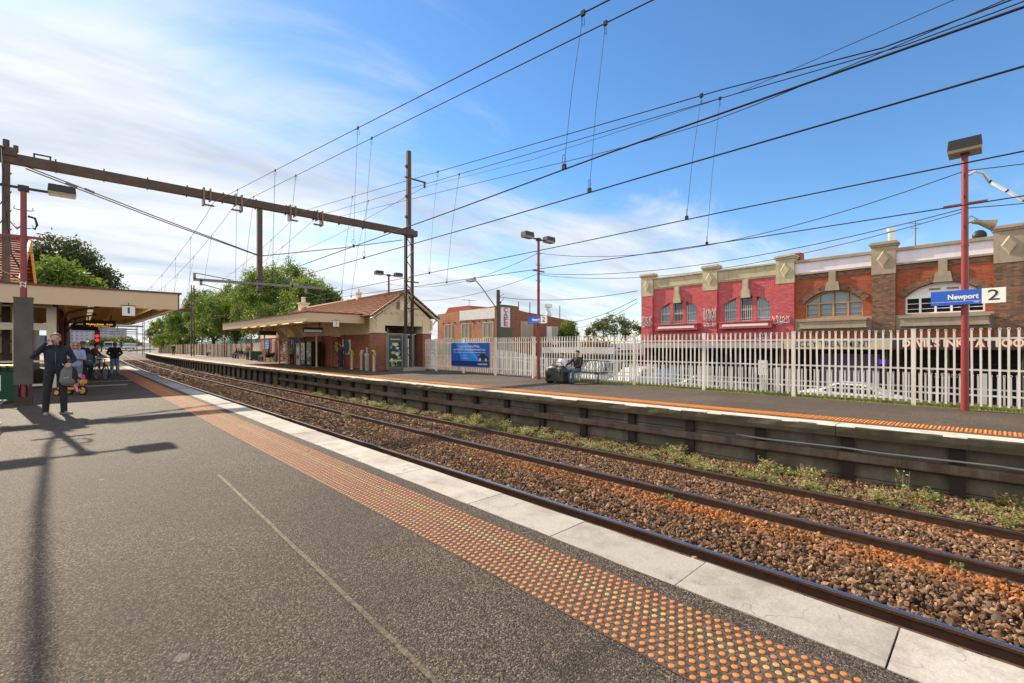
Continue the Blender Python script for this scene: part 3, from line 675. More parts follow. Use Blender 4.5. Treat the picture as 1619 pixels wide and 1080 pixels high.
# ---------------------------------------------------------------- white palisade fences
FW=M_('fence_white',(.85,.81,.74),.6,0,.5,3,(.36,.30,.24),streak=True); FW2=M_('fence_white_low',(.70,.70,.70),.6,0,.35,3,(.4,.38,.36))
def picket(b,x,y,z0,z1,w=.043,ring=True):
    b.box((x,y,(z0+z1)/2),(.024,w,z1-z0),M=Matrix.Rotation(random.gauss(0,.006),3,'X'))
    if ring:
        n=8; b.cyl((x-.014,y,z1+.02),(x+.014,y,z1+.02),w*.74,n=n)
        b.cyl((x-.018,y,z1+.02),(x+.018,y,z1+.02),w*.34,n=6,m=1)
def fence(label,x,y0,y1,bay,z0f,z1f,np_=17,rails=(.18,.5,.9),name='palisade_fence',mt=None,xf=None):
    mt=mt or FW; t=thing(name,label,'fence',(x,y0,0)); y=y0
    xf=xf or (lambda y:x)
    while y<y1-.01:
        ye=min(y+bay,y1); b=MB(); n=max(2,int(round(np_*(ye-y)/bay)))
        for i in range(1,n+1):
            yy=y+(ye-y)*i/(n+1)+random.uniform(-.006,.006); picket(b,xf(yy)-.03,yy,z0f(yy)+.09,z1f(yy)+random.uniform(-.008,.008))
        for r in rails:
            za=z0f(y)+(z1f(y)-z0f(y))*r; zb=z0f(ye)+(z1f(ye)-z0f(ye))*r
            b.beam((xf(y)+.004,y,za),(xf(ye)+.004,ye,zb),.035,.045)
        b.build('picket_panel',[mt,BLK],t)
        b=MB(); b.bb(xf(y)-.045,xf(y)+.045,y-.045,y+.045,z0f(y)-.05,z1f(y)+.05); b.bb(xf(y)-.05,xf(y)+.05,y-.05,y+.05,z1f(y)+.05,z1f(y)+.07); b.build('post',mt,t)
        y=ye
fence('white palisade fence with round topped pickets along the opposite platform',15.85,-6.84,24.9,2.77,lambda y:0,lambda y:1.93)
fz=lambda y:-1.0 if y<15.5 else -1.0+min(.55,(y-15.5)*.12)
fence('lower white palisade fence beyond the platform fence, sloping with the ramp',18.4,-5,21,2.6,fz,lambda y:fz(y)+1.7,20,(.16,.78),mt=FW2)
fence('short white palisade fence between the poster panel and lattice mast',15.0,26.3,28.2,1.9,lambda y:0,lambda y:1.95,9,xf=lambda y:14.4+(28.2-y)*.55)
# rail fence bottom plinth and brown timber fence further along
TIMB=M_('pale_timber',(.52,.40,.28),.85,0,.4,2.5,(.34,.25,.17),.3,25,streak=True)
tf=thing('timber_fence','tall pale brown sheet fence behind the far end of the opposite platform','fence',(15,62,0))
def tfx(y): return 15.6-(y-62)*.035
y=64
k=0
while y<136:
    ye=y+2.4; b=MB()
    for i in range(12):
        ya=y+i*.2; b.bb(tfx(ya)-.02-.015*(i%2),tfx(ya)+.02,ya,ya+.2,.05,1.82+random.uniform(-.01,.02))
    b.build('sheet_panel',TIMB,tf); b=MB(); b.bb(tfx(y)-.1,tfx(y)-.04,y-.06,y+.06,0,1.95); b.build('post',STEEL,tf); y=ye
fence('pale palisade fence beside the far end of the station building',15.6,56,63.8,2.6,lambda y:0,lambda y:1.9,14)
for i,y in enumerate((63.5,76,90,105,120)):
    t=thing('line_pole',['brown pole','second brown pole','third brown pole','fourth brown pole','last brown pole'][i]+' with a small white box standing at the brown sheet fence','pole',(tfx(y)-.3,y,0),group='poles along the brown sheet fence')
    b=MB(); b.cyl((tfx(y)-.3,y,0),(tfx(y)-.3,y,5.8),.09,.07,8); b.build('pole',MAR if i<2 else STEEL,t)
    b=MB(); b.bb(tfx(y)-.52,tfx(y)-.3,y-.15,y-.05,2.7,3.1); b.build('sign_box',WHT,t)
# advertising banner on the fence
bt=thing('fence_banner','blue advertising banner with a small dark car fixed to the white fence','banner',(15.78,20.2,1.05))
Mb=facing('-x',(15.78,20.2,1.05)); W2,H2=1.72,.67
def flat(b,poly,z0,z1,M,m=0): b.prism(poly,z1-z0,M@Matrix.Translation((0,0,z0)),m)
def rc(x0,y0,x1,y1): return [(x0,y0),(x1,y0),(x1,y1),(x0,y1)]
b=MB(); flat(b,rc(-W2,-H2,W2,H2),0,.012,Mb); b.build('sheet',M_('banner_blue',(.01,.10,.50),.4,0,.1,2),bt)
b=MB(); flat(b,[(-1.3,H2),(-.2,H2),(.9,-.33),(-.75,-.33)],.013,.015,Mb); b.build('light_beam',M_('banner_light',(.02,.26,.85),.4,0,.1,2),bt)
b=MB(); flat(b,rc(-W2,-.60,W2,-.36),.015,.018,Mb); b.build('band',M_('banner_navy',(.006,.03,.13),.4,0,.1),bt)
for tx,sz,yy,wd in (('Category in Hotel Motel,',.16,.47,1.9),('your local RAC mobile or the parts come to you.',.17,.30,2.9),('all the assistance you need, delivered to your door nearby',.08,.14,2.9)):
    text(tx,sz,Mb@Matrix.Translation((-.05,yy,.02)),PW,'lettering',bt,width=wd)
for tx,yy in(('13 11 11',-.05),('racv.com.au',-.19)): text(tx,.1,Mb@Matrix.Translation((-.6,yy,.02)),PW,'lettering',bt,'LEFT')
text('Insurance RACV',.12,Mb@Matrix.Translation((1.55,-.49,.02)),PW,'lettering',bt,'RIGHT',.003)
b=MB(); flat(b,[(.72,-.25),(.74,-.12),(.9,-.02),(1.0,.08),(1.3,.08),(1.45,-.05),(1.62,-.1),(1.66,-.25)],.019,.022,Mb)
for cx_ in(.93,1.43): b.cyl(Mb@Vector((cx_,-.25,.022)),Mb@Vector((cx_,-.25,.026)),.09,n=12,m=1)
b.build('car_picture',[BLK,M_('pic_grey',(.5,.5,.5),.5)],bt)
# ---------------------------------------------------------------- the row of shops (facades look towards the tracks, -x)
FX=32.0; GZ=-1.62
PINK=brick('pink_painted_brick',(.52,.085,.10),(.66,.17,.175),(.33,.06,.07),stain=.35,stainc=(.38,.075,.08),msize=.014,bmp=.9)
REDB=brick('red_brick',(.42,.09,.028),(.26,.048,.02),(.24,.12,.07),stain=.3,stainc=(.14,.04,.02))
CLINK=brick('clinker_brick',(.32,.14,.075),(.07,.042,.032),(.15,.115,.08),stain=.4,stainc=(.06,.04,.03),w=.23,msize=.014)
CREAMR=concrete('cream_render',(.50,.44,.29),(.24,.20,.13),.65)
GREYR=concrete('grey_render',(.37,.30,.22),(.22,.17,.12),.6)
LAV=M_('lavender_paint',(.78,.72,.80),.6,0,.4,2,(.45,.42,.45),streak=True)
GLASS=None
def glass(name,col,rough=.05):
    m,nt,b=nodes(name); b.inputs['Base Color'].default_value=col+(1,); b.inputs['Roughness'].default_value=rough; b.inputs['Specular IOR Level'].default_value=.8; MATS[name]=m
    n=noise(nt,.8,2,.5); bump(nt,b,n,.06,.05); return m
GLASS=glass('window_glass',(.03,.04,.05)); GLASSB=glass('blue_curtain_glass',(.16,.27,.34),.12); GLASSD=glass('dark_glass',(.010,.009,.009),.35); GLASSD.node_tree.nodes['Principled BSDF'].inputs['Specular IOR Level'].default_value=.15
WTIM=M_('golden_timber',(.48,.26,.10),.5,0,.3,6); WWH=M_('white_frame',(.78,.78,.80),.45,0,.2,4); BARM=M_('bar_white',(.62,.62,.62),.5,0,.2)
def arcpts(w,h0,rise,n=12):
    """top edge of a segmental arch of width w springing at h0"""
    Rr=(w*w/4+rise*rise)/(2*rise); a=math.asin(w/2/Rr); c=h0+rise-Rr
    return [(Rr*math.sin(t),c+Rr*math.cos(t)) for t in [a-2*a*i/n for i in range(n+1)]]   # right to left
def wall_with_arch(b,y0,y1,z0,z1,yc,w,zs,h0,rise,x0,x1,m=0):
    """wall y0..y1 (u = -y), pierced by an arched opening; face at x0"""
    M=facing('-x',(x1,0,0)); A=arcpts(w,h0,rise); u0,u1=-y1,-y0; uc=-yc
    D=x1-x0
    def P(poly): b.prism(poly,D,M,m)
    P([(u0,z0),(u1,z0),(u1,zs),(u0,zs)])
    P([(u0,zs),(uc-w/2,zs),(uc-w/2,z1),(u0,z1)]); P([(uc+w/2,zs),(u1,zs),(u1,z1),(uc+w/2,z1)])
    for (ax,az),(bx,bz) in zip(A[:-1],A[1:]): P([(uc+bx,bz),(uc+ax,az),(uc+ax,z1),(uc+bx,z1)])
def diamond(b,yc,zc,w,h,x,m):
    M=facing('-x',(x,yc,zc)); V=[(0,-h),(w,0),(0,h),(-w,0)]
    P=[M@Vector((p[0],p[1],0)) for p in V]+[M@Vector((p[0]*.72,p[1]*.72,.07)) for p in V]
    b.add(P,[(4,5,6,7)]+[(i,(i+1)%4,4+(i+1)%4,4+i) for i in range(4)],m)
def pier(t,yc,brickm,rend,w=1.0,cap=True,top=6.95):
    b=MB(); b.bb(FX-.18,FX+.05,yc-w/2,yc+w/2,1.7,5.45); b.build('pier',brickm,t)
    b=MB(); b.bb(FX-.2,FX+.4,yc-w/2-.02,yc+w/2+.02,5.45,top); b.bb(FX-.26,FX+.45,yc-w/2-.07,yc+w/2+.07,top,top+.1); b.bb(FX-.31,FX+.45,yc-w/2-.12,yc+w/2+.12,top+.1,top+.18); b.bb(FX-.23,FX+.45,yc-w/2-.05,yc+w/2+.05,top+.18,top+.26)
    diamond(b,yc,6.25,w*.30,.5,FX-.2,0)
    b.build('pier_cap',rend,t)
def scribble(t,yc,zc,wid,hgt,seed,n=9,x=FX-.215):
    r=random.Random(seed); b=MB(); M=facing('-x',(x,yc,zc))
    for k in range(n):
        u=-wid/2+wid*k/(n-1); pts=[]
        for j in range(5): pts.append(M@Vector((u+r.uniform(-.06,.08)*wid,hgt*(.5-j/4)*r.uniform(.6,1.1)+r.uniform(-.1,.1)*hgt,0)))
        b.tube(pts,.017,4)
    for k in range(3):
        b.tube([M@Vector((-wid/2+wid*j/7,-hgt*(.30+.1*k)+r.uniform(-.12,.12)*hgt,0)) for j in range(8)],.012,4)
    b.build('graffiti',PW,t)
Y5=[18.77,13.74,8.97,4.15,-.48,-5.1]
# --- pink shop (two bays)
s1=thing('shop_building','pink painted brick shop with barred arched windows and graffiti','shop',(FX,13.8,GZ))
b=MB(); ARC=[]
for y0,y1 in((Y5[2],Y5[1]),(Y5[1],Y5[0])):
    yc=(y0+y1)/2; wall_with_arch(b,y0,y1,1.7,5.95,yc,2.95,3.2,4.35,.55,FX-.02,FX+.3)
    for dy in(-.52,.52): b.bb(FX+.0,FX+.25,yc+dy-.13,yc+dy+.13,3.2,4.85)
b.bb(FX-.1,FX+.2,Y5[2],Y5[0],2.15,2.32); b.bb(FX+.3,FX+9,Y5[2]+.3,Y5[0]+.25,GZ,6.0); b.bb(FX,FX+9,Y5[0]+.25,Y5[0]+.45,GZ,6.6); b.bb(FX+.0,FX+.3,Y5[2],Y5[0],GZ+2.9,1.7)
b.build('wall',PINK,s1)
for yc in Y5[:3]: pier(s1,yc,PINK,CREAMR)
b=MB()
for y0,y1 in((Y5[2],Y5[1]),(Y5[1],Y5[0])):
    b.bb(FX-.06,FX+.3,y0+.5,y1-.5,5.95,6.72); b.bb(FX-.16,FX+.35,y0+.48,y1-.48,6.72,6.82); b.bb(FX-.1,FX+.3,y0+.48,y1-.48,6.05,6.12)
b.build('parapet',CREAMR,s1)
b=MB()
for y0,y1 in((Y5[2],Y5[1]),(Y5[1],Y5[0])):
    yc=(y0+y1)/2; b=MB(); b.prism([(-.30,4.75),(.30,4.75),(.24,5.32),(.17,5.34),(.17,5.95),(-.17,5.95),(-.17,5.34),(-.24,5.32)],.2,facing('-x',(FX-.0,yc,0))); b.build('keystone',CREAMR,s1)
for y0,y1 in((Y5[2],Y5[1]),(Y5[1],Y5[0])):
    yc=(y0+y1)/2
    for k,dy in enumerate((-1.07,0,1.07)):
        wd=.80 if k!=1 else .78; b=MB(); zt=4.62 if k!=1 else 4.88
        cy=yc+dy
        for yy in(cy-wd/2,cy+wd/2): b.bb(FX+.1,FX+.17,yy-.03,yy+.03,3.22,zt-(.12 if (yy-yc)*dy>0 and k!=1 else -.12))
        for zz in(3.25,3.95): b.bb(FX+.11,FX+.16,cy-wd/2,cy+wd/2,zz-.03,zz+.03)
        f=b.build('window',BARM,s1)
        b=MB(); b.bb(FX+.2,FX+.22,cy-wd/2-.05,cy+wd/2+.05,3.2,4.9); b.build('pane',GLASSB if k!=1 else GLASS,f)
        b=MB()
        for i in range(6): b.cyl((FX+.05,cy-wd/2+.08+i*.125,3.22),(FX+.05,cy-wd/2+.08+i*.125,4.55 if k!=1 else 4.25),.013,n=5)
        for zz in(3.4,4.0): b.bb(FX+.035,FX+.065,cy-wd/2,cy+wd/2,zz-.015,zz+.015)
        b.build('bars',BARM,f)
    b=MB(); b.bb(FX-.32,FX,yc-1.65,yc+1.65,2.74,3.2); b.bb(FX-.38,FX,yc-1.7,yc+1.7,3.12,3.19); b.bb(FX-.36,FX,yc-1.68,yc+1.68,2.72,2.79)
    sb=b.build('sill_box',PINK,s1); b=MB(); b.bb(FX-.345,FX-.325,yc-1.45,yc+1.45,2.86,3.02); b.build('white_board',WHT,sb)
for yc,zc,wd,hg,sd,n in((18.77,3.5,.8,.8,3,9),(13.74,3.75,.85,.85,5,11),(13.74,3.05,.8,.25,6,8),(9.2,3.2,.9,.5,8,9)): scribble(s1,yc,zc,wd,hg,sd,n)
scribble(s1,10.3,2.2,.9,.35,12,7,FX-.12)
# --- red brick shop (two bays and the next pier)
s2=thing('shop_building','dark red brick shop with lavender parapet and large arched upper windows','shop',(FX,2,GZ))
WNDS=[(6.5,2.85,'timber'),(1.8,2.95,'white')]
b=MB()
for (y0,y1),(yc,wd,_) in zip(((Y5[3],Y5[2]),(Y5[4],Y5[3])),WNDS): wall_with_arch(b,y0,y1,1.7,5.95,yc,wd,3.22,4.1,.68,FX-.02,FX+.3)
b.bb(FX-.02,FX+.3,Y5[5]-3,Y5[4],1.7,5.95); b.bb(FX+.35,FX+10,Y5[5]-3,Y5[2]+.28,GZ,6.0)
b.build('wall',REDB,s2)
for yc in Y5[3:]: pier(s2,yc,CLINK,GREYR,top=6.95)
b=MB()
for y0,y1 in zip(Y5[3:],Y5[2:5]):
    b.bb(FX-.05,FX+.3,y0+.5,y1-.5,5.98,6.62)
b.build('parapet',LAV,s2)
b=MB()
for y0,y1 in zip(Y5[3:],Y5[2:5]):
    b.bb(FX-.16,FX+.35,y0+.48,y1-.48,6.62,6.78); b.bb(FX-.14,FX+.3,y0+.48,y1-.48,5.88,5.98)
for (yc,wd,_) in WNDS: b.prism([(-.36,4.78),(.36,4.78),(.28,5.28),(.17,5.3),(.17,5.88),(-.17,5.88),(-.17,5.3),(-.28,5.28)],.2,facing('-x',(FX,yc,0)))
b.bb(FX-.06,FX,Y5[5]-3,Y5[2]-.5,2.42,3.2)
b.build('cornice',GREYR,s2)
for (yc,wd,_) in WNDS:
  for half in(-1,1):
    b=MB(); A=arcpts(wd+.1,4.1,.72,22); 
    for (ax,az),(bx,bz) in zip(A[:-1],A[1:]):
        o=lambda p,k:(p[0]*k,4.1-1.3+(p[1]-4.1+1.3)*k)
        if (ax+bx)*half<.6: continue
        b.prism([(bx,bz),(ax,az),(o((ax,az),1.16)),(o((bx,bz),1.16))],.07+random.uniform(0,.02),facing('-x',(FX-.01,yc,0)))
    b.build('voussoir_arch',CLINK,s2)
b=MB()
for y0,y1 in zip(Y5[3:],Y5[2:5]): b.bb(FX-.05,FX-.0,y0+.5,y1-.5,5.6,5.86)
b.build('soldier_course',CLINK,s2)
for (yc,wd,kind) in WNDS:
    fm=WTIM if kind=='timber' else WWH; b=MB(); A=arcpts(wd,4.1,.68,14); M=facing('-x',(FX+.16,yc,0))
    for (ax,az),(bx,bz) in zip(A[:-1],A[1:]): b.beam(M@Vector((ax,az-.03,0)),M@Vector((bx,bz-.03,0)),.09,.08)
    for yy in(-wd/2+.03,wd/2-.03): b.bb(FX+.08,FX+.18,yc+yy-.045,yc+yy+.045,3.22,4.15)
    b.bb(FX+.07,FX+.18,yc-wd/2,yc+wd/2,3.2,3.29); b.bb(FX+.07,FX+.18,yc-wd/2+.05,yc+wd/2-.05,4.03,4.11)
    for k in range(1,4 if kind=='timber' else 5):
        n=3 if kind=='timber' else 4
        if k>n-0: break
        yy=-wd/2+wd*k/(n+1) if kind!='timber' else -wd/2+wd*k/4
        b.bb(FX+.08,FX+.18,yc+yy-.045,yc+yy+.045,3.22,4.06)
        if kind=='timber': b.bb(FX+.09,FX+.17,yc+yy-.03,yc+yy+.03,4.08,4.1+.68*(1-(2*yy/wd)**2)-.02)
    for zz in(3.48,3.76): b.bb(FX+.11,FX+.16,yc-wd/2+.05,yc+wd/2-.05,zz-.015,zz+.015)
    f=b.build('window',fm,s2)
    b=MB(); A=arcpts(wd-.04,4.1,.66,14); b.prism([(wd/2-.02,3.24)]+A+[(-wd/2+.02,3.24)],.01,facing('-x',(FX+.24,yc,0))); b.build('pane',GLASSB if kind=='timber' else GLASSD,f)
    if kind=='white':
        b=MB(); b.prism(arcpts(wd-.16,4.1,.6,14),.05,facing('-x',(FX+.2,yc,0))); b.build('fanlight_board',WWH,f)
        b=MB(); b.bb(FX+.13,FX+.148,yc+.12,yc+.55,4.42,4.52); b.bb(FX+.13,FX+.148,yc-.55,yc-.12,4.42,4.52); b.build('vent',M_('vent_brass',(.28,.2,.06),.5),f)
    b=MB(); b.bb(FX-.36,FX,yc-1.62,yc+1.62,2.62,3.05); b.bb(FX-.42,FX,yc-1.68,yc+1.68,3.0,3.12); b.bb(FX-.40,FX,yc-1.66,yc+1.66,2.58,2.66); b.build('sill_box',GREYR,s2)
SHOPR=(FX,9.0,R(-2.5))
# roof behind, flue
b=MB(); P=[(FX+1.5,8.6,6.3),(FX+1.5,3.2,6.3),(FX+6,3.6,7.75),(FX+6,8.2,7.75)]
b.add(P+[(p[0],p[1],p[2]-.1) for p in P],[(0,1,2,3),(7,6,5,4),(0,4,5,1),(1,5,6,2),(2,6,7,3),(3,7,4,0)])
for i in range(14): y=8.5-i*.38; b.beam((FX+1.5,y,6.34),(FX+6,y*.93+.35,7.79),.04,.05)
b.build('metal_roof',M_('zinc_roof',(.48,.48,.48),.5,.1,.3,2),s2)
b=MB(); b.cyl((FX+1.8,4.15,6.9),(FX+1.8,4.15,8.05),.17,n=12); b.cyl((FX+1.8,4.15,8.05),(FX+1.8,4.15,8.3),.24,n=12); b.build('flue',M_('steel_flue',(.55,.56,.58),.3,.8,.2,5),s2)
b=MB(); b.cyl((FX+2.5,3.2,6.5),(FX+2.5,3.2,8.6),.03,n=6); b.beam((FX+2.5,2.9,8.4),(FX+2.5,3.5,8.55),.03,.03); b.beam((FX+2.5,3.05,8.15),(FX+2.5,3.4,8.25),.03,.03); b.build('antenna',STEELG,s2)
b=MB(); b.sph((FX+.6,.55,7.0),.28,10,sc=(.4,1,1)); b.build('satellite_dish',BLK,s2)
b=MB(); b.bb(FX+.4,FX+1.1,8.3,8.9,6.6,7.35); b.build('chimney',REDB,s2)
# awnings, shop signs, shop fronts
SOFF=M_('awning_dark',(.025,.02,.018),.8,0,.4,2); AWNB=M_('awning_beige',(.50,.44,.30),.6,0,.3,2,streak=True); NEG=M_('sign_ink',(.02,.012,.014),.5)
CREAMT=M_('sign_cream',(.75,.68,.48),.5); REDT=M_('sign_red',(.45,.02,.02),.5); ROLL=M_('purple_blind',(.22,.15,.28),.6,0,.2)
def awning(owner,y0,y1,mat,zt,zb,name='awning'):
    b=MB(); b.bb(29.0,29.08,y0,y1,zb,zt); a=b.build(name,mat,owner)
    b=MB(); b.bb(29.08,FX,y0,y1,zb+.12,zb+.2); b.build('soffit',SOFF,a)
    b=MB()
    for i in range(int((y1-y0)/2.3)+1): b.cyl((29.15,y0+.15+i*2.3,GZ),(29.15,y0+.15+i*2.3,zb),.05,n=8)
    b.build('posts',SOFF,a)['kind']='stuff'
    return a
awning(s1,8.2,19.5,M_('awning_grey',(.36,.35,.35),.6,0,.5,1.5,streak=True),1.75,1.42)
awning(s2,3.4,8.1,AWNB,1.9,1.38); awning(s2,-8,3.3,NEG,1.95,1.38)
Ms=lambda y,z:facing('-x',(28.99,y,z))
text('BODY TREATMENT',.42,Ms(5.85,1.63),BLK,'shop_lettering',s2,bold=.006,width=3.4)
text("DEVIL'S INK TATTOO",.5,facing('-x',(28.993,.95,1.65)),REDT,'shop_lettering_shadow',s2,bold=.035,width=3.95)
text("DEVIL'S INK TATTOO",.46,facing('-x',(28.985,.98,1.66)),CREAMT,'shop_lettering',s2,bold=.014,width=3.9)
def front(owner,y0,y1,mat):
    b=MB(); b.bb(FX+.0,FX+.05,y0,y1,GZ,1.5); f=b.build('shop_front',mat,owner)
    b=MB(); n=max(2,int((y1-y0)/1.15))
    for i in range(n+1): yy=y0+(y1-y0)*i/n; b.bb(FX-.06,FX-.0,yy-.04,yy+.04,GZ,1.45)
    b.bb(FX-.05,FX-.0,y0,y1,.62,.70); b.bb(FX-.08,FX-.0,y0,y1,GZ,GZ+.55)
    b.build('mullions',SOFF if mat is GLASSD else WTIM,f)
front(s1,9.3,18.4,GLASSD); front(s2,3.7,8.6,GLASSD); front(s2,-7.5,3.4,GLASSD)
b=MB(); b.bb(FX-.09,FX-.07,4.3,7.1,-.9,1.1); b.build('roller_blind',ROLL,s2)
b=MB(); b.bb(FX-.13,FX-.10,3.95,4.35,.55,.8); b.build('neon_panel',M_('neon_violet',(.12,.03,.7),.4,emit=.6),s2)
text('Tattoo',.55,facing('-x',(FX-.07,1.7,.1)),M_('etched',(.35,.42,.4),.5),'window_lettering',s2)
# the shop row stands a little askew to the tracks
for s_ in(s1,s2):
    d_=Vector((s_.location.x-SHOPR[0],s_.location.y-SHOPR[1],0)); d_.rotate(Matrix.Rotation(SHOPR[2],3,'Z')); s_.location=(SHOPR[0]+d_.x,SHOPR[1]+d_.y,GZ); s_.rotation_euler=(0,0,SHOPR[2])
# ---------------------------------------------------------------- orange brick buildings further along the street
ORB=brick('orange_brick',(.54,.165,.05),(.34,.085,.03),(.42,.28,.18),stain=.6,stainc=(.46,.33,.25))
BRB=brick('brown_brick',(.33,.12,.05),(.19,.065,.035),(.2,.13,.09),stain=.3)
OLIVE=M_('olive_paint',(.115,.115,.08),.8,0,.4,3)
o1=thing('brick_building','orange brick building with blank white wall panel and three pale windows','building',(32,42,GZ))
b=MB(); b.bb(32,40,36.3,47.4,GZ,5.2); b.prism([(-47.4,5.2),(-36.3,5.2),(-36.3,5.83),(-47.4,5.45)],.3,facing('-x',(32.3,0,0)))
b.build('wall',ORB,o1)
b=MB(); b.bb(31.94,31.985,36.6,42.8,4.5,5.62); b.build('blank_panel',M_('chalk_white',(.80,.80,.80),.7,0,.3,2,bmp=.3,bscale=6),o1)
WASH=worn('limewash',(.55,.48,.42),None,.42,.58,2.0)
b=MB()
for i in range(9): b.box((31.965-.001*i,36.9+i*1.15,4.3),(.06,.16,.13))
b.build('wall_bracket',LAMPD,o1)['kind']='stuff'
b=MB(); b.beam((31.9,39.9,4.45),(31.2,39.3,3.4),.05,.05); b.build('downpipe',LAMPD,o1)
for yc,wd in((45.05,1.35),(41.75,1.3),(37.7,1.55)):
    b=MB(); b.bb(31.93,32,yc-wd/2-.08,yc+wd/2+.08,2.38,2.5); b.bb(31.95,32,yc-wd/2-.08,yc-wd/2,2.5,4.12); b.bb(31.95,32,yc+wd/2,yc+wd/2+.08,2.5,4.12); b.bb(31.95,32,yc-wd/2,yc+wd/2,4.05,4.12); b.bb(31.95,32,yc-.03,yc+.03,2.5,4.05)
    f=b.build('window',M_('pale_frame',(.55,.52,.45),.6),o1); b=MB(); b.bb(31.985,32.0,yc-wd/2,yc+wd/2,2.5,4.05); b.build('pane',M_('blind_pane',(.36,.33,.25),.3,0,.3,3),f)
b=MB(); b.prism([(-47.4,5.45),(-41.5,5.5),(-42.5,6.3),(-46.5,6.3)],7,facing('-x',(40.0,0,0))); b.build('roof',M_('red_metal_roof',(.40,.09,.06),.6,0,.3,2),o1)
b=MB(); b.cyl((33.5,43,5.6),(33.5,43,7.1),.03,n=5)
for dx in(-.9,-.45,0,.45,.9): b.beam((33.5+dx,42.6,7.0),(33.5+dx,43.4,7.0),.025,.025)
b.beam((32.5,43,7.0),(34.5,43,7.0),.03,.03); b.build('antenna',STEELG,o1)
o2=thing('cafe_building','brown brick cafe building with olive corner strip and tall purple lettered sign','building',(36,36.5,GZ))
b=MB(); b.bb(33.85,44.5,36.0,40,GZ,4.6); b.prism([(33.85,4.6),(44.5,4.6),(40.5,5.0),(36,5.35),(35.0,5.5),(34.9,5.9),(33.85,5.95)],.3,facing('-y',(0,36.3,0)))
b.build('wall',BRB,o2)
b=MB(); b.bb(31.95,33.85,35.95,36.28,GZ,5.95); b.build('corner_strip',OLIVE,o2)
b=MB(); b.bb(32.2,33.5,35.85,35.94,3.55,5.65); b.build('sign_board',WHT,o2)
PUR=M_('sign_purple',(.42,.05,.34),.5)
for i,ch in enumerate('CAFE'): text(ch,.66,facing('-y',(32.85,35.84,5.36-i*.5)),PUR,'sign_lettering',o2,bold=.022,width=.62)
for x,z,w_,mm in((36.2,3.3,1.8,'blind_pane'),(39.9,2.9,.8,'white_frame'),(40.9,2.9,1.0,'blind_pane')):
    b=MB(); b.bb(x-w_/2-.06,x+w_/2+.06,35.94,36.0,z-.95,z+.95); f=b.build('window',M_('pale_frame',(.55,.52,.45)),o2); b=MB(); b.bb(x-w_/2,x+w_/2,35.92,35.939,z-.9,z+.9); b.build('pane',MATS[mm],f)
FLU=(40.9,37.0)
b=MB(); b.cyl((*FLU,4.5),(*FLU,5.2),.3,n=12); b.cyl((*FLU,5.2),(*FLU,5.7),.4,.22,12); b.cyl((*FLU,5.7),(*FLU,6.2),.24,n=12); b.cyl((*FLU,6.2),(*FLU,6.6),.46,n=12); b.build('flue',MATS['steel_flue'],o2)
for x in(35.3,37.1,42.3):
    b=MB(); b.cyl((x,36.4,4.6),(x,36.4,6.5),.06,n=6); b.build('vent_pipe',STEELG,o2)
b=MB(); b.bb(40.2,41.1,35.6,35.9,1.7,2.35); b.build('air_conditioner',WHT,o2)
# low shops between, seen through the fence
ls=thing('low_shop_row','low dark shop verandah with pale roof edge seen through the fence beside the pink shop','building',(33,24,GZ))
b=MB(); b.bb(33,40,19.8,36,GZ,.75); b.build('wall',M_('dark_purple_wall',(.045,.025,.035),.8,0,.4,1.5),ls)
b=MB(); b.bb(29.3,33,19.8,27,1.0,1.25); b.bb(29.2,29.3,19.7,27.1,.95,1.45); b.build('verandah',M_('verandah_white',(.55,.53,.50),.6,0,.3,2),ls)
b=MB()
for i in range(4): b.cyl((29.4,20+i*2.3,GZ),(29.4,20+i*2.3,1.0),.06,n=8)
b.build('verandah_posts',STEELG,ls)
# street lamp pole with cables by the cafe
up=thing('utility_pole','dark timber utility pole in front of the cafe corner','pole',(30.5,34.4,GZ))
b=MB(); b.cyl((30.5,34.4,GZ),(30.5,34.4,7.2),.24,.18,10); b.build('pole',M_('pole_timber',(.10,.08,.065),.9,0,.5,5,bmp=.4),up)
b=MB(); b.cyl((30.5,34.2,5.9),(30.5,34.0,5.9),.1,n=8); b.tube([(30.5,34.2,6.5),(30.8,33.9,6.8),(30.8,33.9,6.3),(30.55,34.2,5.9)],.03); b.build('insulator',LAMPD,up)
slp=thing('street_lamp','slender bracket street lamp with small hooded head on a cable strut beyond the fence','street lamp',(30.3,34.5,4.5))
b=MB(); b.tube([(30.4,34.5,5.3),(29.3,35.6,7.5),(28.9,36.0,8.15)],.06,6); b.build('arm',STEELG,slp)
b=MB(); b.box((28.55,36.3,8.15),(.5,1.1,.22)); b.cyl((28.85,36.0,8.15),(28.8,36.1,8.5),.12,n=8); b.build('lamp_head',LGREY,slp)
cable('thin street cable from the utility pole to the pink shop corner',(30.6,34.4,6.5),(31.9,19.4,5.9),.5,.025)
cable('lower street cable from the pink shop corner towards the cafe',(31.9,19.4,5.3),(39,31.5,4.2),.3,.025)
cable('second lower street cable from the pink shop corner',(31.9,19.4,5.0),(39.4,31.5,3.5),.35,.02)
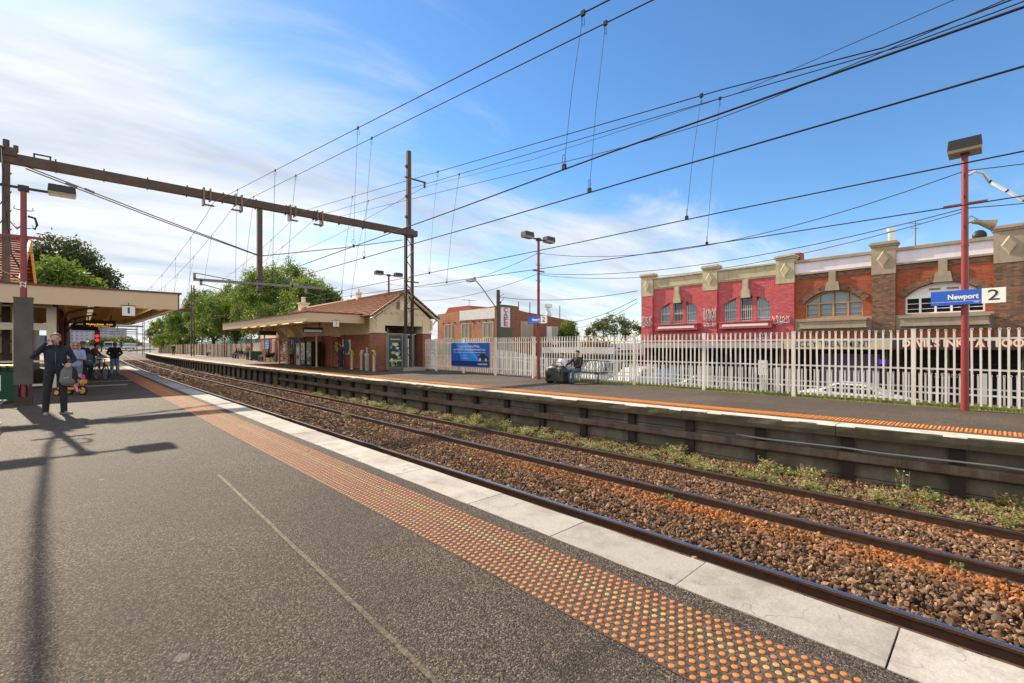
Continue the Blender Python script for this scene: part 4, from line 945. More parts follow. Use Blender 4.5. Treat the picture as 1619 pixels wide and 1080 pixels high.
# ---------------------------------------------------------------- trees
def leafmat(name,a,b_,c_,tr=.35):
    m,nt,bs=nodes(name); ge=nt.nodes.new('ShaderNodeNewGeometry'); r=ge.outputs['Random Per Island']
    n=noise(nt,.55,3,.6,objco(nt)); f=math_(nt,'ADD',math_(nt,'MULTIPLY',r,.5),math_(nt,'MULTIPLY',n,.6))
    c=ramp(nt,f,[(.25,a),(.55,b_),(.85,c_)]); nt.links.new(c,bs.inputs['Base Color']); bs.inputs['Roughness'].default_value=.55
    t=nt.nodes.new('ShaderNodeBsdfTranslucent'); nt.links.new(mix(nt,.5,c,(.30,.34,.03)),t.inputs['Color'])
    mx=nt.nodes.new('ShaderNodeMixShader'); mx.inputs[0].default_value=tr; nt.links.new(bs.outputs[0],mx.inputs[1]); nt.links.new(t.outputs[0],mx.inputs[2])
    nt.links.new(mx.outputs[0],nt.nodes['Material Output'].inputs['Surface']); return m
LF1=leafmat('leaf_fresh',(.035,.085,.012),(.085,.18,.028),(.19,.29,.05),.42)
LF2=leafmat('leaf_dark',(.018,.035,.012),(.04,.06,.018),(.10,.105,.03),.2)
LF3=leafmat('leaf_olive',(.04,.06,.02),(.09,.115,.04),(.17,.18,.07),.3)
LFY=leafmat('leaf_yellow',(.30,.24,.03),(.50,.40,.05),(.62,.52,.1),.3)
LFW=leafmat('leaf_weed',(.17,.19,.05),(.34,.35,.12),(.52,.52,.24),.38)
BARK=M_('bark',(.10,.075,.055),.9,0,.5,5,bmp=.5,bscale=25)
def crown(name,blobs,nclump,nleaf,ls,parent,mat,droop=0.0,seed=1,clr=.5):
    g=np.random.default_rng(seed); w_=np.array([b_[3]*b_[4]*b_[5] for b_ in blobs])**.66; w_/=w_.sum()
    idx=g.choice(len(blobs),nclump,p=w_); B=np.array(blobs)[idx]
    d=g.normal(size=(nclump,3)); d/=np.linalg.norm(d,axis=1)[:,None]; d[:,2]=np.where(d[:,2]<-.55,-d[:,2]*.6,d[:,2])
    rad=g.uniform(.55,1.06,nclump)**.7
    C=B[:,:3]+d*B[:,3:6]*rad[:,None]
    n=nclump*nleaf; off=g.normal(size=(n,3))*clr*np.array([.5,.5,.42]); P=np.repeat(C,nleaf,0)+off
    if droop: P[:,2]-=np.abs(g.normal(size=n))*droop
    a=g.normal(size=(n,3)); 
    if droop: a[:,2]-=.7
    a/=np.linalg.norm(a,axis=1)[:,None]; b_=np.cross(a,g.normal(size=(n,3))); b_/=np.linalg.norm(b_,axis=1)[:,None]
    L=ls*g.uniform(.6,1.4,n)[:,None]; W=L*(.42 if not droop else .36)
    V=np.stack([P-a*L*.5,P+b_*W*.5,P+a*L*.5,P-b_*W*.5],1).reshape(-1,3)
    F=np.arange(n*4).reshape(-1,4)
    return mesh_np(name,V,F,mat,parent)
def tree(label,x,y,z0,blobs,trunk,nclump,nleaf,ls,mat,group,droop=0,seed=1,name='tree',clr=.5):
    t=thing(name,label,'tree',(x,y,z0),group=group)
    crown('crown',blobs,nclump,nleaf,ls,t,mat,droop,seed,clr)
    r=random.Random(seed); b=MB(); h,rr=trunk
    b.tube([(0,0,0),(.1,.05,h*.5),(r.uniform(-.2,.2),0,h)],[rr*1.25,rr,rr*.7],8)
    for bl in blobs[:9]: b.tube([(0,0,h*.7),(bl[0]*.5,bl[1]*.5,(h+bl[2])/2+.2),(bl[0]*.9,bl[1]*.9,bl[2])],[rr*.5,rr*.3,rr*.1],6)
    b.build('trunk',BARK,t,world=False); return t
def pepper(seed,h,w_):
    r=random.Random(seed); B=[]
    for k in range(19):
        a=r.uniform(0,2*pi); q=r.uniform(.1,.75)**.8; zz=r.uniform(.34,.80)
        k_=math.sin(pi*min(1,(zz+.18)*.8)); B.append((w_*q*math.cos(a)*k_,w_*q*math.sin(a)*k_,h*zz,w_*r.uniform(.28,.38),w_*r.uniform(.28,.38),h*r.uniform(.13,.19)))
    B.append((0,0,h*.80,w_*.42,w_*.42,h*.19)); return B
GT='drooping green trees behind the brown sheet fence'
PT=[(19,63,13.2,6.0,'largest drooping green tree, rising above the steel cantilever arm'),(18.6,53,9.6,3.9,'broad green tree directly behind the station roof'),(20,75,13.4,6.2,'tall drooping tree left of the largest one behind the sheet fence'),(18.5,87,12.8,6.2,'drooping green tree behind the middle of the brown sheet fence'),(17.5,99,12.2,6,'mid green drooping tree further along the brown sheet fence'),(16.5,112,11,5.6,'pale green drooping tree behind the far part of the sheet fence'),(15.5,126,9.8,5.4,'drooping tree near the far end of the brown sheet fence'),(24,68,11.5,5.6,'rear green tree behind the largest drooping one')]
for i,(x,y,h,w_,lb) in enumerate(PT):
    tree(lb,x,y,-1.2,pepper(20+i,h+1.2,w_),(h*.4,.3),980 if i<4 else 600,30,.33 if i<4 else .42,LF1,GT,.32,20+i,'pepper_tree',.52)
B=[(0,0,6.5,2.2,2.2,2.6),(1.6,0,5.5,1.6,1.6,2),(-1.2,1,5.2,1.6,1.6,2.2),(.3,-.5,3.6,2,2,1.6)]
tree('grey green tree at the far end of the opposite platform behind the red signal',13.6,140,-1.2,B,(3,.2),220,22,.4,LF3,None,0,31)
B=[(0,0,2,1.2,1.2,1.5)]
tree('small yellow leaved bush at the end of the brown fence',13.0,131,0,B,(1,.08),70,20,.3,LFY,None,0,32,'bush')
# left hand trees behind the near canopy
B=[(0,0,11.5,4.0,4.0,3.6),(2.4,1.2,9.6,3.4,3.4,3.2),(-2.6,-.5,10,3.4,3.4,3.2),(.4,0,8,4.4,4.4,3),(3.2,0,7.2,2.6,2.6,2.6)]
tree('large dark olive tree rising behind the near station canopy',-1.5,65,-1.4,[(a*.85,b_*.85,c*.93,d*.8,e*.8,f*.9) for a,b_,c,d,e,f in B],(8,.45),900,30,.34,LF2,None,0,33,clr=.6)
B=[(0,0,5.8,2.4,2.4,1.6),(2.0,.5,5.0,2.2,2.0,1.5),(-2.2,0,5.2,2.2,2.2,1.6),(.5,0,4,3,2.4,1.4)]
tree('bright green bushy tree just above the near canopy roof',-1.3,44.5,0,[(a*.62,b_,c,d*.66,e*.8,f) for a,b_,c,d,e,f in B],(3.4,.25),520,26,.30,LF1,None,0,34,clr=.5)
# trees between the cafe and the pink shop
B=[(0,0,4.9,1.0,1.0,1.2),(.3,.2,4.0,1.15,1.15,1.2),(-.4,0,4.1,1.0,1.0,1.1)]
tree('rounded dark green street tree right of the cafe building',40.2,33.2,GZ,B,(2.6,.14),190,26,.2,LF1,None,0,35,clr=.3)
B=[(0,0,5.6,1.5,1.4,1.0),(1.6,-1.1,4.9,1.2,1.1,.9),(-1.6,1.0,5.0,1.2,1.1,.9),(.3,.2,4.5,1.9,1.6,.8),(-2.2,1.6,4.4,.7,.7,.6),(2.3,-1.8,4.4,.6,.6,.5)]
tree('spreading olive street tree beside the pink shop corner',42.4,28.6,GZ,B,(3.2,.2),210,22,.24,LF3,None,0,36,clr=.36)
B=[(0,0,3.0,1.3,1.3,1.1),(1.0,-.8,2.7,1.0,1.0,1.0)]
tree('low autumn bush with rusty leaves between the two street trees',40.0,30.2,GZ,B,(1.5,.1),110,22,.2,leafmat('leaf_rusty',(.16,.09,.02),(.3,.17,.04),(.4,.28,.08),.3),None,0,37,'bush',.35)
B=[(0,0,1.6,.9,.9,.7),(1.0,-.9,1.3,.7,.7,.6),(-.6,.8,1.3,.6,.6,.6)]
tree('yellow flowering shrub behind the white fence by the lattice mast',17.2,23.2,-.3,B,(.8,.05),120,22,.14,LFY,None,0,38,'flowering_shrub',.3)
# ---------------------------------------------------------------- weeds
def weed_mesh(seed,h,n):
    r=np.random.default_rng(seed); b=MB()
    for k in range(n):
        a=r.uniform(0,2*pi); q=r.uniform(0,.13); x0,y0=q*math.cos(a),q*math.sin(a); hh=h*r.uniform(.4,1.1); lx,ly=r.normal(0,.10,2)*hh*2
        P=[Vector((x0+lx*t*t,y0+ly*t*t,hh*t)) for t in(0,.5,1)]
        b.tube(P,[.004,.003,.0015],3)
        for j in range(9):
            t=.15+.85*j/8; c=Vector((x0+lx*t*t,y0+ly*t*t,hh*t)); d=Vector((r.normal(),r.normal(),r.uniform(-.2,.9))).normalized(); s=d.cross(Vector((r.normal(),r.normal(),r.normal()))).normalized(); L=r.uniform(.03,.075)*(1.2-t*.5)
            b.add([c,c+d*L*.5+s*L*.24,c+d*L,c+d*L*.5-s*L*.24],[(0,1,2,3)])
    return b
protos=[]
for i,(h,n) in enumerate(((.22,22),(.34,26),(.28,30),(.16,26),(.62,9))):
    b=weed_mesh(50+i,h,n); protos.append(b.build('weed',LFW if i!=1 else leafmat('leaf_dry',(.30,.26,.10),(.46,.40,.17),(.60,.54,.28),.3)))
tag(protos[4],'tall leafy weed standing highest against the opposite platform wall','weed')
protos[4].location=(10.0,1.05,-1.12)
used=set(); k=0
GW='weeds growing along the opposite platform wall'; LW='bushy green weed growing at the foot of the opposite platform wall'
y=-.9
while y<26:
    dens=1.0 if (y<.9 or 2.2<y<7.5 or 8.6<y<22) else .35
    if random.random()<dens*(.35 if math.sin(y*2.3)+math.sin(y*.9+1)>.9 else .95):
        i=random.randrange(4); o=protos[i]
        if i in used: o=protos[i].copy(); COL.objects.link(o)
        used.add(i); tag(o,LW,'weed',GW); x=lin(R1(y)+3.62+.28,E2(y)+.2,random.random()**1.3)
        s=random.uniform(.6,1.25)*(1.1 if y>8 else 1); o.location=(x,y,-1.13); o.scale=(s*1.3,s*1.3,s*random.uniform(.4,.8)); o.rotation_euler=(0,0,random.uniform(0,6.3))
    y+=.065 if y<8 else .10
for (x,y,s) in((R1(16.5)+1.75,16.5,1.2),(R1(13.2)+1.2,13.2,.6),(R1(3.9)+1.8,3.9,.55),(R1(24)+1.6,24,.9),(R1(10.4)+2.5,10.4,.8),(R1(10.9)+2.7,10.9,.9),(R1(13)+2.9,13,.8),(R1(35)+1.3,35,1.1),(R1(.9)+1.9,.3,.5)):
    o=protos[random.randrange(4)].copy(); COL.objects.link(o); tag(o,'small green weed sprouting in the ballast between the rails','weed','weeds in the ballast between the rails'); o.location=(x,y,-1.12); o.scale=(s,s,s*.8)
# grass tufts on the verge: nobody could count them
b=MB()
for k in range(5200):
    y=random.uniform(-3,13.5); x=15.55+1.2*random.random()**.8; h=random.uniform(.03,.10); a=random.uniform(0,pi); dx,dy=.012*math.cos(a),.012*math.sin(a); l=random.uniform(-.03,.03)
    b.add([(x-dx,y-dy,0),(x+dx,y+dy,0),(x+l,y+l,h)],[(0,1,2)])
tag(b.build('grass',leafmat('leaf_grass',(.13,.16,.02),(.22,.25,.04),(.34,.34,.07),.3)),'short yellow green grass along the foot of the white fence','grass',kind='stuff')
# ---------------------------------------------------------------- station building on the far platform
SBRK=brick('station_brick',(.42,.135,.075),(.28,.085,.05),(.30,.21,.16),stain=.3,stainc=(.11,.045,.035))
SCRM=M_('station_cream',(.72,.61,.43),.65,0,.3,2,(.6,.48,.3),streak=True)
FASC=M_('fascia_cream',(.62,.46,.30),.6,0,.25,2,(.58,.41,.25),streak=True)
GUT=M_('gutter_maroon',(.12,.035,.03),.5,0,.2); SOFC=M_('soffit_cream',(.78,.55,.22),.7,0,.25,3)
def tilemat(name,a,b_,c_):
    m,nt,b=nodes(name); t=nt.nodes.new('ShaderNodeTexBrick')
    nt.links.new(uvw(nt),t.inputs['Vector']); t.inputs['Scale'].default_value=1; t.inputs['Brick Width'].default_value=.32; t.inputs['Row Height'].default_value=.20; t.inputs['Mortar Size'].default_value=.022
    t.inputs['Color1'].default_value=a+(1,); t.inputs['Color2'].default_value=b_+(1,); t.inputs['Mortar'].default_value=c_+(1,); t.offset=0
    n=noise(nt,.8,5,.7); c=mix(nt,math_(nt,'MULTIPLY',ramp(nt,n,[(.45,0.),(.7,1.)]),.35),t.outputs['Color'],(.16,.11,.08))
    nt.links.new(c,b.inputs['Base Color']); b.inputs['Roughness'].default_value=.8; bump(nt,b,t.outputs['Fac'],-.8,.03); MATS[name]=m; return m
TILE=tilemat('terracotta_tile',(.44,.215,.125),(.34,.15,.085),(.11,.055,.035))
def roof_mesh(b,P,F): b.add(P,F,0)
sb=thing('station_building','brick and cream station building with tiled gable roof on the opposite platform','station',(15.4,40,0))
def tile_slope(b,e0,e1,r0,r1,rows,m=0):
    """sloping roof face built of overlapping tile courses"""
    e0,e1,r0,r1=map(Vector,(e0,e1,r0,r1)); nrm=(e1-e0).cross(r0-e0).normalized()
    if nrm.z<0: nrm=-nrm
    for i in range(rows):
        t0,t1=i/rows,(i+1.12)/rows
        a,c=e0.lerp(r0,t0),e1.lerp(r1,t0); d,f=e0.lerp(r0,min(t1,1)),e1.lerp(r1,min(t1,1))
        V=[a+nrm*.09,c+nrm*.09,f+nrm*.012,d+nrm*.012,a,c,f-nrm*.03,d-nrm*.03]
        b.add(V,[(0,1,2,3),(0,4,5,1),(1,5,6,2),(3,7,4,0)],m)
b=MB(); tile_slope(b,(13.0,26.2,3.42),(13.0,50,3.42),(15.4,26.2,5.12),(15.4,46.5,5.12),15); tile_slope(b,(17.8,50,3.42),(17.8,26.2,3.42),(15.4,46.5,5.12),(15.4,26.2,5.12),15)
tile_slope(b,(13.0,50,3.42),(17.8,50,3.42),(15.39,46.5,5.12),(15.41,46.5,5.12),15)
b.tube([(15.4,26.1,5.15),(15.4,46.5,5.15)],.10,8); b.tube([(15.4,46.5,5.14),(13.0,50,3.45)],.09,6)
rf=b.build('roof',TILE,sb)
for y,s in((45.5,1.0),(33.5,.42)):
    b=MB(); b.bb(15.4-.36*s,15.4+.36*s,y-.36*s,y+.36*s,4.7,5.55); b.bb(15.4-.46*s,15.4+.46*s,y-.46*s,y+.46*s,5.55,5.68); b.cyl((15.4,y,5.68),(15.4,y,5.68+.55*s),.2*s,.17*s,10); b.build('chimney',SCRM,rf)
b=MB()
for s,xa,xb in((1,13.3,13.98),(1,16.72,17.4)): b.bb(xa,xb,26.55,27.4,0,2.42)
b.bb(13.85,14.2,27.4,54,0,2.35); b.bb(17.1,17.4,27.4,54,0,2.35); b.bb(14.2,17.1,53.7,54,0,2.35); b.bb(14.6,16.72,30.6,30.8,0,2.6); b.bb(13.98,14.25,26.75,27.2,0,.95)
for y in(33.5,36.8,40.6): b.bb(13.7,13.85,y-.25,y+.25,0,2.3)
b.build('brick_wall',SBRK,sb)
b=MB(); b.bb(13.32,13.96,26.57,27.4,2.46,3.35); b.bb(16.74,17.38,26.57,27.4,2.46,3.35); b.bb(13.96,16.74,26.6,26.8,2.86,3.35); b.bb(13.86,14.2,27.4,54,2.38,3.5); b.bb(17.1,17.38,27.4,54,2.38,3.4)
b.prism([(13.35,3.35),(17.35,3.35),(15.4,4.98)],.2,facing('-y',(0,26.8,0)))
b.bb(13.24,14.04,26.5,27.45,2.38,2.46); b.bb(16.66,17.46,26.5,27.45,2.38,2.46); b.bb(13.8,13.86,27.45,54,2.33,2.40)
b.bb(14.0,16.7,26.56,26.6,3.72,3.82)
for i in range(7): b.bb(13.95+i*.47,14.06+i*.47,26.50,26.6,3.6,3.72)
b.build('render_wall',SCRM,sb)
b=MB(); 
for s in(-1,1): b.beam((15.4,26.42,5.0),(15.4+s*2.48,26.42,3.26),.06,.24,up=(0,1,0)); 
b.box((15.4,26.38,4.86),(.2,.1,.35))
b.build('bargeboard',M_('barge_cream',(.85,.76,.56),.5,0,.2),sb)
b=MB(); 
for s in(-1,1): b.beam((15.4,26.3,5.16),(15.4+s*2.52,26.3,3.40),.12,.07,up=(0,1,0))
b.build('roof_edge',GUT,sb)
for s in(-1,1):
    b=MB()
    for i in range(5): b.box((15.4+s*.36,26.56,4.02+i*.085),(.5,.05,.05),M=Matrix.Rotation(R(25),3,'X'))
    b.bb(15.4+s*.36-.3,15.4+s*.36+.3,26.55,26.6,3.95,3.99); b.build('louvre_vent',M_('vent_dark',(.30,.26,.18),.7),sb)
b=MB(); b.bb(14.0,16.7,30.4,30.58,2.2,3.3); b.build('inner_panel',M_('olive_cream',(.36,.31,.12),.7),sb)
b=MB(); b.cyl((15.35,26.35,3.45),(14.95,26.1,3.3),.06,n=8); b.bb(15.3,15.5,26.2,26.56,3.4,3.6); b.build('security_camera',WHT,sb)
for s in(-1,1):
    b=MB(); b.beam((15.4+s*2.0,26.5,2.6),(15.4+s*2.0,26.5,3.3),.1,.1,up=(0,1,0)); b.beam((15.4+s*2.0,26.5,2.9),(15.4+s*2.35,26.45,3.3),.08,.08,up=(0,1,0)); b.build('eave_bracket',SCRM,sb)
b=MB(); b.bb(15.0,15.8,26.53,26.57,3.86,4.5); b.prism([(14.9,4.5),(15.9,4.5),(15.4,4.86)],.03,facing('-y',(0,26.57,0))); b.build('gable_frame',M_('barge_cream',(.85,.76,.56)),sb)
# doors, posters on the platform wall
DOOR=M_('door_brown',(.20,.075,.05),.5,0,.2)
def wallpanel(nm,y0,y1,z0,z1,mat,par=sb,x=13.85,th=.05):
    b=MB(); b.bb(x-th,x-.002,y0,y1,z0,z1); return b.build(nm,mat,par)
wallpanel('door_frame',44.9,46.5,0,2.3,SCRM); d=wallpanel('door',45.1,46.3,0,2.15,DOOR,sb,13.8); wallpanel('door_panel',45.35,46.05,.8,1.7,WHT,d,13.75,.02)
wallpanel('door_frame',48.6,49.6,0,2.2,SCRM); wallpanel('door',48.7,49.5,0,2.1,M_('door_tan',(.45,.30,.18),.5),sb,13.8)
wallpanel('dark_entrance',41.2,42.6,0,2.25,BLK)
PBL=M_('poster_blue',(.03,.16,.55),.4,0,.3,3); 
for y0,y1,z0,z1 in((50.6,52.4,1.25,2.15),(50.8,52.2,.95,1.2)):
    q=wallpanel('poster',y0,y1,z0,z1,PBL,sb,13.82); b=MB()
    for i in range(3): b.bb(13.762,13.77,y0+.3,y1-.3,z0+.1+i*(z1-z0)/4,z0+.14+i*(z1-z0)/4)
    b.build('poster_lines',PW,q)
q=wallpanel('poster',43.1,44.4,.9,2.1,PBL,sb,13.83); q=wallpanel('poster',31.3,32.7,.95,2.0,WHT,sb,13.83); b=MB(); b.cyl((13.775,31.95,1.5),(13.765,31.95,1.5),.5,n=16); b.build('poster_disc',PBL,q)
wallpanel('yellow_notice',33.2,33.65,1.25,1.8,M_('notice_yellow',(.60,.38,.04),.5),sb,13.7); wallpanel('notice_board',27.5,28.0,1.5,1.85,WHT,sb,13.84)
# canopy of the far platform
cy0,cy1=28.0,48.2
cxe=lambda y:9.62-(y-28)*.018
b=MB(); b.sweep([(0,3.0),(.05,3.0),(.05,3.56),(0,3.56)],[cy0,38,cy1],cxe); b.bb(9.67,13.25,cy0,cy0+.05,3.0,3.56); b.bb(9.3,13.9,cy1-.05,cy1,3.0,3.5)
cn=b.build('canopy',FASC,sb)
b=MB(); b.sweep([(-.06,3.56),(.1,3.56),(.1,3.62),(-.06,3.62)],[cy0-.05,38,cy1+.05],cxe); b.bb(9.6,13.3,cy0-.07,cy0+.06,3.562,3.622); b.build('gutter',GUT,cn)
b=MB(); b.sweep([(.06,3.40),(4.2,3.50),(4.2,3.54),(.06,3.44)],[cy0+.06,38,cy1-.06],cxe)
for i in range(17): y=cy0+.6+i*1.2; b.beam((9.7,y,3.33),(13.85,y,3.38),.07,.14)
b.beam((11.7,cy0+.1,3.22),(11.5,cy1-.1,3.22),.09,.12)
b.build('soffit',SOFC,cn)
LAMPW=M_('lamp_warm',(1,.80,.42),.5,emit=1.6)
for i in range(7):
    y=29.6+i*2.6; x=10.6-(y-28)*.016; b=MB(); b.bb(x-.09,x+.09,y-.62,y+.62,3.12,3.2); b.build('ceiling_light',LAMPW,cn)
def lattice(y,x0=12.75,x1=13.7):
    b=MB(); b.bb(x0,x0+.07,y-.06,y+.06,0,2.35); b.bb(x1-.07,x1,y-.06,y+.06,0,2.35)
    for i in range(4):
        z=.15+i*.55; b.beam((x0+.05,y,z),(x1-.05,y,z+.55),.04,.04); b.beam((x1-.05,y,z),(x0+.05,y,z+.55),.04,.04)
    o=b.build('lattice_post',GUT,cn)
    b=MB(); M=facing('-y',(0,y+.06,0)); A=[]
    for k in range(9): a=pi/2*k/8; A.append((x0-1.55+1.55*math.cos(a)*1.0+.0,2.2+1.05*math.sin(a)))
    for k in range(8,-1,-1): a=pi/2*k/8; A.append((x0-1.75+2.35*math.cos(a)+.0,2.2+1.2*math.sin(a)))
    poly=A; 
    for i in range(8):
        q=[A[i],A[17-i],A[16-i],A[i+1]]; b.prism(q,.12,M)
    b.build('curved_bracket',SCRM,cn)
for y in(32.0,39.6,43.8): lattice(y)
for y in(34.2,41.0,47.4): b=MB(); b.cyl((12.5,y,0),(12.5,y,3.3),.06,n=8); b.build('cream_post',SCRM,cn)
def infodisplay(label,x,y,z,led,ang=0,w=1.3,drop=.5):
    t=thing('information_display',label,'display',(x,y,z),group='hanging information displays')
    M=facing('-y',(x,y,z),ang); b=MB(); flat(b,rc(-w/2,-.18,w/2,.18),-.14,0,M); b.build('casing',LAMPD,t,.01)
    b=MB(); flat(b,rc(-w/2+.05,-.14,w/2-.05,.02),.001,.004,M); s=b.build('screen',led,t)
    b=MB()
    for k in(-.35,.35): b.cyl(M@Vector((k*w,.18,-.07)),M@Vector((k*w,.18+drop,-.07)),.03,n=6)
    b.build('hanger',LAMPD,t)
    return t,M
LEDO=M_('led_dark',(.03,.02,.012),.4); SCRG=M_('screen_grey',(.30,.33,.38),.3,emit=.15)
t,M=infodisplay('grey lit information display under the far canopy near the vending machines',11.3,31.5,2.62,SCRG)
t,M=infodisplay('dark information display further back under the far canopy',11.2,41.5,2.62,LAMPD)
def numsign(label,x,y,z,n,s=.34):
    t=thing('platform_number_sign',label,'sign',(x,y,z)); M=facing('-y',(x,y,z)); b=MB(); flat(b,rc(-s/2,-s/2,s/2,s/2),-.04,0,M); b.build('board',WHT,t,.004)
    b=MB(); flat(b,rc(-s*.56,s*.48,s*.56,s*.56),-.045,.005,M); b.cyl(M@Vector((0,s*.5,-.02)),M@Vector((0,s*.8,-.02)),.012,n=6); b.build('rail',LAMPD,t)
    text(n,s*.9,M@Matrix.Translation((0,0,.003)),M_('number_navy',(.02,.05,.11),.5),'number',t,width=s*(.34 if n!='1' else .16))
numsign('white square platform number 2 sign hanging at the far canopy corner',11.4,27.95,2.93,'2',.36)
numsign('white square platform number 1 sign hanging from the near canopy edge',1.28,22.82,2.9,'1',.38)
# vending machines, ticket machine
def machine(label,y,body,front,w=.95,h=1.85,cols=None,x=13.1):
    t=thing('vending_machine',label,'vending machine',(x,y,0)); b=MB(); b.bb(x-.38,x+.4,y-w/2,y+w/2,.05,h); b.bb(x-.34,x+.36,y-w/2+.05,y+w/2-.05,0,.05); b.build('body',body,t,.02)
    b=MB(); b.bb(x-.395,x-.382,y-w/2+.06,y+w/2-.06,.45,h-.08); f=b.build('front_panel',front,t)
    b=MB(); b.bb(x-.40,x-.396,y-w/2+.3,y+w/2-.3,.15,.35); b.build('tray',LGREY,t)
    if cols:
        r=random.Random(3); 
        for k,(c,n) in enumerate(cols):
            b=MB()
            for i in range(n): yy=y+r.uniform(-w*.3,w*.3); z=r.uniform(.6,h-.25); b.bb(x-.402,x-.397,yy-.09,yy+.09,z-.08,z+.08)
            b.build('picture',M_('pic'+'abcdef'[k]+front.name,c,.4),t)
machine('black drinks vending machine with pink lettering on the far platform',36.4,BLK,M_('machine_dark',(.02,.02,.024),.15),1.05,1.9,[((.45,.10,.14),4),((.6,.6,.62),2)])
machine('colourful snack vending machine beside the black drinks machine',37.7,BLK,M_('machine_blue',(.30,.42,.5),.2),.9,1.85,[((.55,.42,.06),4),((.5,.08,.1),4),((.7,.7,.7),4),((.08,.25,.5),3)])
tkt=thing('ticket_machine','grey ticket machine at the left of the vending machines','ticket machine',(13.1,39.0,0))
b=MB(); b.bb(12.75,13.5,38.55,39.4,0,1.75); b.bb(12.7,13.5,38.5,39.45,1.75,1.8); b.build('body',LGREY,tkt,.02)
b=MB(); b.bb(12.735,12.748,38.75,39.2,1.0,1.45); b.build('screen',SCRG,tkt); b=MB(); b.bb(12.735,12.748,38.75,39.2,.5,.8); b.build('slot_panel',LAMPD,tkt)
# card readers
MYK=M_('reader_lime',(.42,.60,.03),.4); POSTC=M_('reader_post',(.50,.44,.32),.5,0,.3)
def reader(label,x,y,back=False,h=1.12):
    t=thing('card_reader',label,'card reader',(x,y,0),group='card readers by the far station entrance'); b=MB(); b.cyl((x,y,0),(x,y,h-.15),.085,n=12); b.cyl((x,y,0),(x,y,.03),.13,n=12); b.build('post',POSTC,t)
    s=-1 if not back else 1
    b=MB(); b.box((x+s*.03,y+s*.02,h),(.14,.24,.34),M=Matrix.Rotation(R(20*s),3,'Y')); hd=b.build('reader_head',MYK if not back else POSTC,t,.02)
    if not back:
        b=MB(); b.box((x-.11,y-.03,h+.02),(.02,.15,.15),M=Matrix.Rotation(R(-20),3,'Y')); b.build('screen',BLK,hd)
reader('lime topped card reader post standing furthest left by the brick wall',13.0,29.3); reader('lime topped card reader post at the corner of the gable pier',12.98,26.1); reader('beige backed card reader post seen from behind by the gable pier',13.15,28.2,True)
t=thing('bollard','slim white post with dark screen between the card readers','bollard',(13.0,27.1,0)); b=MB(); b.bb(12.93,13.07,27.0,27.2,0,1.05); b.bb(12.97,13.03,27.05,27.15,1.05,1.45); b.build('post',LGREY,t); b=MB(); b.bb(12.9,13.1,27.02,27.18,.95,1.06); b.build('cap',WHT,t)
# poster panel
ad=thing('poster_panel','tall grey poster panel with yellow picture standing before the gable','advertising panel',(13.75,24.9,0))
b=MB(); b.bb(13.2,14.25,24.8,25.05,.12,2.32); b.bb(13.3,14.15,24.85,25.0,0,.12); b.build('casing',M_('panel_grey',(.17,.165,.15),.4,.3,.3,3),ad,.02)
b=MB(); b.bb(13.3,14.12,24.785,24.799,.3,2.2); p=b.build('poster',M_('poster_dark',(.045,.055,.05),.15,0,.5,3),ad)
text('The Band & Dine',.15,facing('-y',(13.7,24.784,1.95)),PW,'lettering',p,width=.66)
r=random.Random(9)
for k,(c,n,z0,z1) in enumerate((((.48,.46,.10),8,.8,1.7),((.55,.6,.62),4,.5,1.7),((.30,.36,.08),6,.35,.9),((.03,.25,.45),2,1.2,1.6))):
    b=MB()
    for i in range(n): 
        x_=r.uniform(13.42,14.0); z=r.uniform(z0,z1); b.prism([(.11*math.cos(a*pi/4)*r.uniform(.6,1.2),.11*math.sin(a*pi/4)*r.uniform(.6,1.2)) for a in range(8)],.002+.0005*k,facing('-y',(x_,24.7845,z)))
    b.build('picture',M_('poster_colour_'+'abcd'[k],c,.4),p)
b=MB(); b.bb(13.3,14.12,24.778,24.784,.62,.72); b.build('caption_strip',M_('caption',(.5,.45,.34),.5),p)
# ---------------------------------------------------------------- near platform station canopy and shelter
ns=thing('station_canopy','cream near platform canopy with timber rafters and glazed wind screens','station',(-2,32,0))
NC0,NC1=22.9,41.8
nxe=lambda y:2.88-(y-22.9)*.022
b=MB(); b.bb(-9,2.86,NC0,NC0+.05,3.02,3.66); b.sweep([(-.05,3.02),(0,3.02),(0,3.66),(-.05,3.66)],[NC0,32,NC1],nxe); b.bb(-9,2.4,NC1-.05,NC1,3.02,3.6); b.build('fascia',FASC,ns)
b=MB(); b.bb(-9,2.95,NC0-.05,NC0+.07,3.662,3.72); b.sweep([(-.02,3.66),(.07,3.66),(.07,3.72),(-.02,3.72)],[NC0,32,NC1],nxe); b.build('gutter',GUT,ns)
b=MB(); b.bb(-9,2.38,NC0+.06,NC1-.06,3.55,3.60)
for i in range(16): y=NC0+.7+i*1.2; b.beam((-6,y,3.30),(2.4,y,3.44),.08,.18)
for x in(-.6,1.0): b.bb(x-.06,x+.06,NC0+.1,NC1-.1,3.12,3.24)
b.sweep([(-.34,3.10),(-.10,3.10),(-.10,3.32),(-.34,3.32)],[NC0+.1,32,NC1-.1],nxe)
b.build('rafters',SOFC,ns)
for y in(24.6,31,37.5):
    b=MB(); b.cyl((-.75,y,0),(-.75,y,3.3),.085,n=10); b.tube([(-.75,y,2.3),(-.4,y,2.85),(.5,y,3.15)],.05,6); b.build('post',GUT,ns)
for i in range(5):
    y=25+i*3.2; b=MB(); b.bb(.15,.33,y-.6,y+.6,3.1,3.17); b.build('ceiling_light',M_('lamp_dim',(.75,.62,.38),.5,emit=.35),ns)
